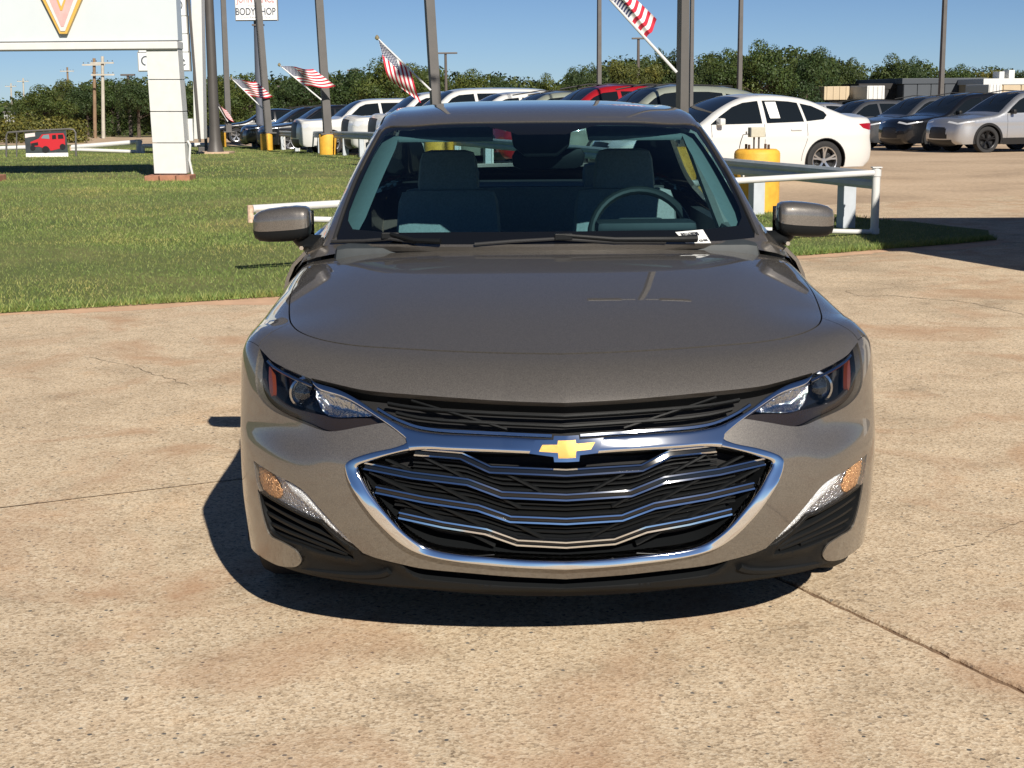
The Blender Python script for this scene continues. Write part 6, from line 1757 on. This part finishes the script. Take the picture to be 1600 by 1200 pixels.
def box_trailer(label, x0, x1, y0, y1, Y, m):
    a, c = at_depth(x0, y0, Y), at_depth(x1, y1, Y); w = c[0] - a[0]; h = a[2] - c[2]
    root = thing('box_trailer', label, 'trailer', ((a[0] + c[0]) / 2, Y, G(0, Y)))
    zb = c[2] - G(0, Y)
    MB().box((0, 2.5, zb + h / 2), (w, 5, h)).build('cargo_box', m, root, bevel=.04)
    for k in range(4): MB().box((-w / 2 + w * (k + .5) / 4, -.02, zb + h / 2), (.05, .05, h * .96)).build('rib', m, root)
    for s in (-1, 1): 
        for yy in (1, 4): MB().lathe([(.42, -.12), (.45, -.08), (.45, .08), (.42, .12)], 20, 'x', (s * w * .42, yy, .45)).build('wheel', mat('tyre_rubber', (.02, .02, .021), rough=.8), root, smooth=True)
    MB().box((0, 2.5, zb * .75), (w * .5, 4.6, zb * .5)).build('chassis', mat('black_trim', (.012, .012, .013), rough=.45), root)
box_trailer('tan cargo box standing in front of the trees', 1288, 1327, 135, 156, 104, cream)
box_trailer('white box truck body in front of the dark shed', 1355, 1382, 134, 155, 100, whitep)
box_trailer('pale truck cab by the cream building', 1545, 1565, 132, 146, 98, whitep)
# unseen block added past the right edge to cast the shadow over the lawn tip
sh = thing('shadow_block', 'unseen flat-roofed block added beyond the right edge to shade the lawn tip', 'shadow caster', (7.2, 11.9, 0), -.06)
MB().box((0, 0, 1.5), (4.0, 3.5, 3.0)).build('wall', mat('shadow_block_wall', (.45, .43, .40), rough=.7, var=.1, vscale=2), sh)
MB().box((0, 0, 3.03), (4.25, 3.75, .12)).build('roof', whitep, sh, bevel=.02)
MB().box((.4, -1.77, 1.05), (1.0, .06, 2.1)).build('door', greyp, sh, bevel=.01)

# ------------------------------------------------------------------ trees
def leaf_mat(name, c0, c1, c2):
    m, nt, b_ = nodes_of(name)
    a = N(nt, 'ShaderNodeAttribute', attribute_name='tone'); r = ramp(nt, a.outputs['Fac'], [(0, c0), (.55, c1), (1, c2)])
    oi = N(nt, 'ShaderNodeObjectInfo'); rr = ramp(nt, oi.outputs['Random'], [(0, (.8, .9, .85)), (.5, (1, 1, 1)), (1, (1.25, 1.08, .8))])
    x = N(nt, 'ShaderNodeMix', data_type='RGBA', blend_type='MULTIPLY'); x.inputs[0].default_value = 1; nt.links.new(r.outputs[0], x.inputs[6]); nt.links.new(rr.outputs[0], x.inputs[7])
    nt.links.new(x.outputs[2], b_.inputs['Base Color']); b_.inputs['Roughness'].default_value = .6; b_.inputs['Specular IOR Level'].default_value = .3
    return m
LEAF = [leaf_mat('leaf_dark', (.016, .030, .010), (.032, .055, .016), (.065, .085, .022)), leaf_mat('leaf_mid', (.022, .040, .010), (.05, .078, .018), (.10, .115, .025)), leaf_mat('leaf_olive', (.04, .05, .014), (.09, .098, .022), (.17, .15, .032))]
bark = mat('bark', (.09, .07, .055), rough=.95, var=.3, vscale=6)
def leaf_cloud(name, clumps, n, size, m):
    """leaf-sized faces spread in the shells of many clumps"""
    C = np.array(clumps); w = C[:, 3] ** 2; pick = RNG.choice(len(C), n, p=w / w.sum())
    d = RNG.normal(size=(n, 3)); d /= np.linalg.norm(d, axis=1)[:, None]
    rad = C[pick, 3] * RNG.uniform(.55, 1.08, n) ** .6
    c = C[pick, :3] + d * rad[:, None] * [1, 1, .85]
    nv = d + RNG.normal(0, .38, (n, 3)); nv /= np.linalg.norm(nv, axis=1)[:, None]
    a = np.cross(nv, RNG.normal(size=(n, 3))); a /= np.linalg.norm(a, axis=1)[:, None]; b_ = np.cross(nv, a)
    s = size * RNG.uniform(.5, 1.3, n)[:, None]
    V = np.stack([c - a * s, c - b_ * s * .6, c + a * s, c + b_ * s * .6], 1).reshape(-1, 3)
    me = bpy.data.meshes.new(name); me.vertices.add(len(V)); me.vertices.foreach_set('co', V.astype(np.float32).ravel())
    me.loops.add(len(V)); me.loops.foreach_set('vertex_index', np.arange(len(V), dtype=np.int32)); me.polygons.add(n); me.polygons.foreach_set('loop_start', np.arange(0, len(V), 4, dtype=np.int32))
    me.update(); me.validate(); me.materials.append(m)
    at_ = me.attributes.new('tone', 'FLOAT', 'FACE'); clt = RNG.random(len(C)); at_.data.foreach_set('value', np.clip(.65 * clt[pick] + .35 * RNG.random(n), 0, 1).astype(np.float32))
    return me
PROTO = []
def tree_proto(kind):
    """unit tree about 6 m tall"""
    tr_ = MB(); H = 6.0; lean = RNG.normal(0, .15, 2)
    top = np.array([lean[0], lean[1], H * .62])
    tr_.tube([(0, 0, 0), tuple(top * .4), tuple(top * .75), tuple(top)], [.16, .13, .10, .06], 8)
    cl = []
    nb = 11
    for k in range(nb):
        a = k * 2.4 + RNG.uniform(-.3, .3); z = H * RNG.uniform(.22, .62); L = RNG.uniform(.9, 1.9) * (1.15 - z / H * .6)
        p0 = top * (z / top[2]); p1 = p0 + np.array([math.cos(a) * L, math.sin(a) * L, RNG.uniform(.3, .9)])
        tr_.tube([tuple(p0), tuple((p0 + p1) / 2 + [0, 0, .08]), tuple(p1)], [.06, .045, .02], 6)
        for q in range(3):
            c = p1 + RNG.normal(0, .42, 3); cl.append((*c, RNG.uniform(.5, .9)))
    for q in range(9 if kind != 2 else 6):
        cl.append((*(top + [RNG.normal(0, .5), RNG.normal(0, .5), RNG.uniform(-.3, 1.6)]), RNG.uniform(.4, .8)))
    for q in range(7):                                       # ragged sprigs
        a = RNG.uniform(0, 6.28); cl.append((math.cos(a) * 1.8, math.sin(a) * 1.8, H * RNG.uniform(.35, .85), RNG.uniform(.2, .35)))
    if kind == 1:
        for q in range(10): a = RNG.uniform(0, 6.28); cl.append((math.cos(a) * 1.3, math.sin(a) * 1.3, RNG.uniform(.6, 1.6), RNG.uniform(.5, .8)))
    t = tr_.build('trunk', bark, None, smooth=True); tm = t.data; bpy.data.objects.remove(t)
    return tm, leaf_cloud('crown', cl, 10000, .085, LEAF[kind])
for k in (0, 1, 2, 0, 1): PROTO.append(tree_proto(k))
def tree(label, px, top, Y, width, k, group='trees beyond the lot'):
    a = at_depth(px, top, Y); H = a[2] - G(0, Y)
    root = thing('tree', label, 'tree', (a[0], Y, G(0, Y)), RNG.uniform(0, 6.28), group)
    w = width / F_PX * Y / 4.6
    root.scale = (w, w, H / 6.0)
    tm, cm = PROTO[k]; link('trunk', tm, root); link('crown', cm, root)
TREES = [
 (66, 131, 80, 85, 1, 'rounded tree at the left end of the wood by the utility poles'), (98, 118, 92, 60, 2, 'brownish tree behind the left utility poles'), (132, 128, 90, 70, 0, 'dark tree just left of the brown utility pole'), (172, 122, 90, 70, 1, 'tree behind the pale utility pole'),
 (212, 118, 86, 75, 0, 'dark tree left of the white sign column'), (262, 116, 88, 80, 1, 'tree behind the white sign column'), (350, 115, 88, 70, 1, 'tree between the round pole and the slim flag pole'), (388, 112, 85, 70, 1, 'tree behind the body shop sign pole'),
 (452, 112, 90, 75, 0, 'dark tree right of the body shop sign pole'), (487, 105, 86, 70, 0, 'dark tree behind the middle leaning flag pole'), (545, 100, 88, 80, 0, 'dark broad tree left of the drooping flag'), (600, 80, 84, 85, 1, 'tallest tree on the left, behind the drooping flag staff'),
 (648, 96, 90, 65, 1, 'tree right of the drooping flag'), (735, 106, 95, 75, 1, 'low green tree above the tall white vehicle'), (790, 116, 97, 60, 0, 'low dark tree above the middle of the taupe roof'), (852, 113, 96, 50, 1, 'small tree left of the thin distant light pole'),
 (905, 97, 92, 55, 0, 'tree just left of the thin distant light pole'), (925, 91, 94, 45, 0, 'taller dark tree by the thin distant light pole'), (975, 85, 90, 75, 2, 'olive tree under the tilted flag'), (1035, 66, 88, 65, 0, 'dark tree left of the nearest square pole'),
 (1012, 92, 86, 70, 2, 'olive bushy tree between the tilted flag and the nearest pole'), (1100, 78, 93, 45, 0, 'sparse tree just right of the nearest square pole'), (1140, 72, 88, 80, 1, 'bushy tree above the windshield of the white sedan'), (1192, 57, 86, 90, 1, 'highest green tree above the white sedan roof'),
 (1262, 70, 88, 70, 0, 'dark tree above the tail of the white sedan'), (1285, 72, 118, 60, 1, 'green tree above the tan cargo box'), (1330, 88, 126, 60, 0, 'dark tree right of the tan cargo box'), (1390, 82, 130, 75, 0, 'broad dark tree above the dark shed'),
 (1428, 86, 131, 55, 0, 'tree left of the right-hand distant light pole'), (1500, 99, 125, 60, 1, 'green tree right of the right-hand distant light pole'), (1548, 104, 128, 50, 2, 'sparse tree above the cream building'), (1597, 105, 126, 40, 0, 'tree at the right edge above the cream building')]
for px, top, Y, w, k, lab_ in TREES: tree(lab_, px, top - 5, Y, w * 1.12, k if px % 2 else (k if k else 3))
# the wood behind, read as one mass
cl = []
for px in np.arange(28, 1640, 6):
    t_ = np.interp(px, [28, 60, 95, 170, 260, 340, 420, 480, 540, 600, 660, 740, 800, 860, 905, 960, 1035, 1100, 1190, 1260, 1340, 1400, 1450, 1500, 1560, 1640], [160, 140, 128, 130, 124, 122, 120, 116, 112, 98, 108, 114, 122, 122, 112, 98, 88, 92, 74, 84, 98, 96, 104, 107, 112, 114]) - 9
    for q in range(7):
        Y = RNG.uniform(104, 122) if px < 1280 else RNG.uniform(134, 146); zt = at_depth(px, t_, Y)[2]; zb = G(0, Y)
        f = RNG.random(); z = zb + (zt - .9 - zb) * (f if q else 1.0) * (.93 + .07 * math.sin(px * .041 + 1.3 * math.sin(px * .017)))
        cl.append((at_depth(px, t_, Y)[0] + RNG.normal(0, .5), Y, z, RNG.uniform(.6, 1.15)))
tag(link('woodland', leaf_cloud('woodland', cl, 110000, .15, LEAF[0])), 'dense band of woodland behind the lot', 'woodland', kind='stuff')
cl = [(at_depth(px, y, 240)[0], 240 + RNG.uniform(-10, 10), at_depth(px, y, 240)[2] - RNG.uniform(0, 3), RNG.uniform(1.2, 2.2)) for px in np.arange(-60, 60, 3) for y in (172, 180, 190)]
tag(link('woodland', leaf_cloud('woodland', cl, 5000, .5, LEAF[1])), 'pale far line of trees at the left edge', 'woodland', kind='stuff')
# scrub in front of the wood on the far left
cl = [(at_depth(px, 200, Y)[0], Y, G(0, Y) + RNG.uniform(.1, .9), RNG.uniform(.3, .6)) for px in np.arange(-10, 130, 3) for Y in (72, 76)]
tag(link('scrub', leaf_cloud('scrub', cl, 9000, .07, LEAF[2])), 'tan and olive scrub behind the banner at the left', 'scrub', kind='stuff')
wb = at_depth(14, 175, 200)
fb = thing('far_building', 'tiny white building on the horizon at the left edge', 'building', (wb[0], 200, G(0, 200)))
MB().box((0, 2, (wb[2] - G(0, 200)) / 2), (1.3, 4, wb[2] - G(0, 200))).build('wall', whitep, fb); MB().box((0, 2, wb[2] - G(0, 200)), (1.5, 4.3, .2)).build('roof', greyp, fb)

GROUPS = {'pole_base': 'yellow concrete pole bases', 'light_pole': 'tall light poles', 'flag': 'striped flags on angled staffs', 'lamp_post': 'small distant lamp posts', 'utility_pole': 'utility poles on the left',
          'swing_gate': 'white pipe gates', 'pipe_rail': 'white pipe railings', 'building': 'low buildings at the far right', 'box_trailer': 'cargo boxes and trucks at the far right', 'pylon_sign': 'white pylon signs'}
for o in list(COL.objects):
    if o.parent is None and 'group' not in o.keys():
        k = o.name.split('.')[0]
        if k in GROUPS: o['group'] = GROUPS[k]
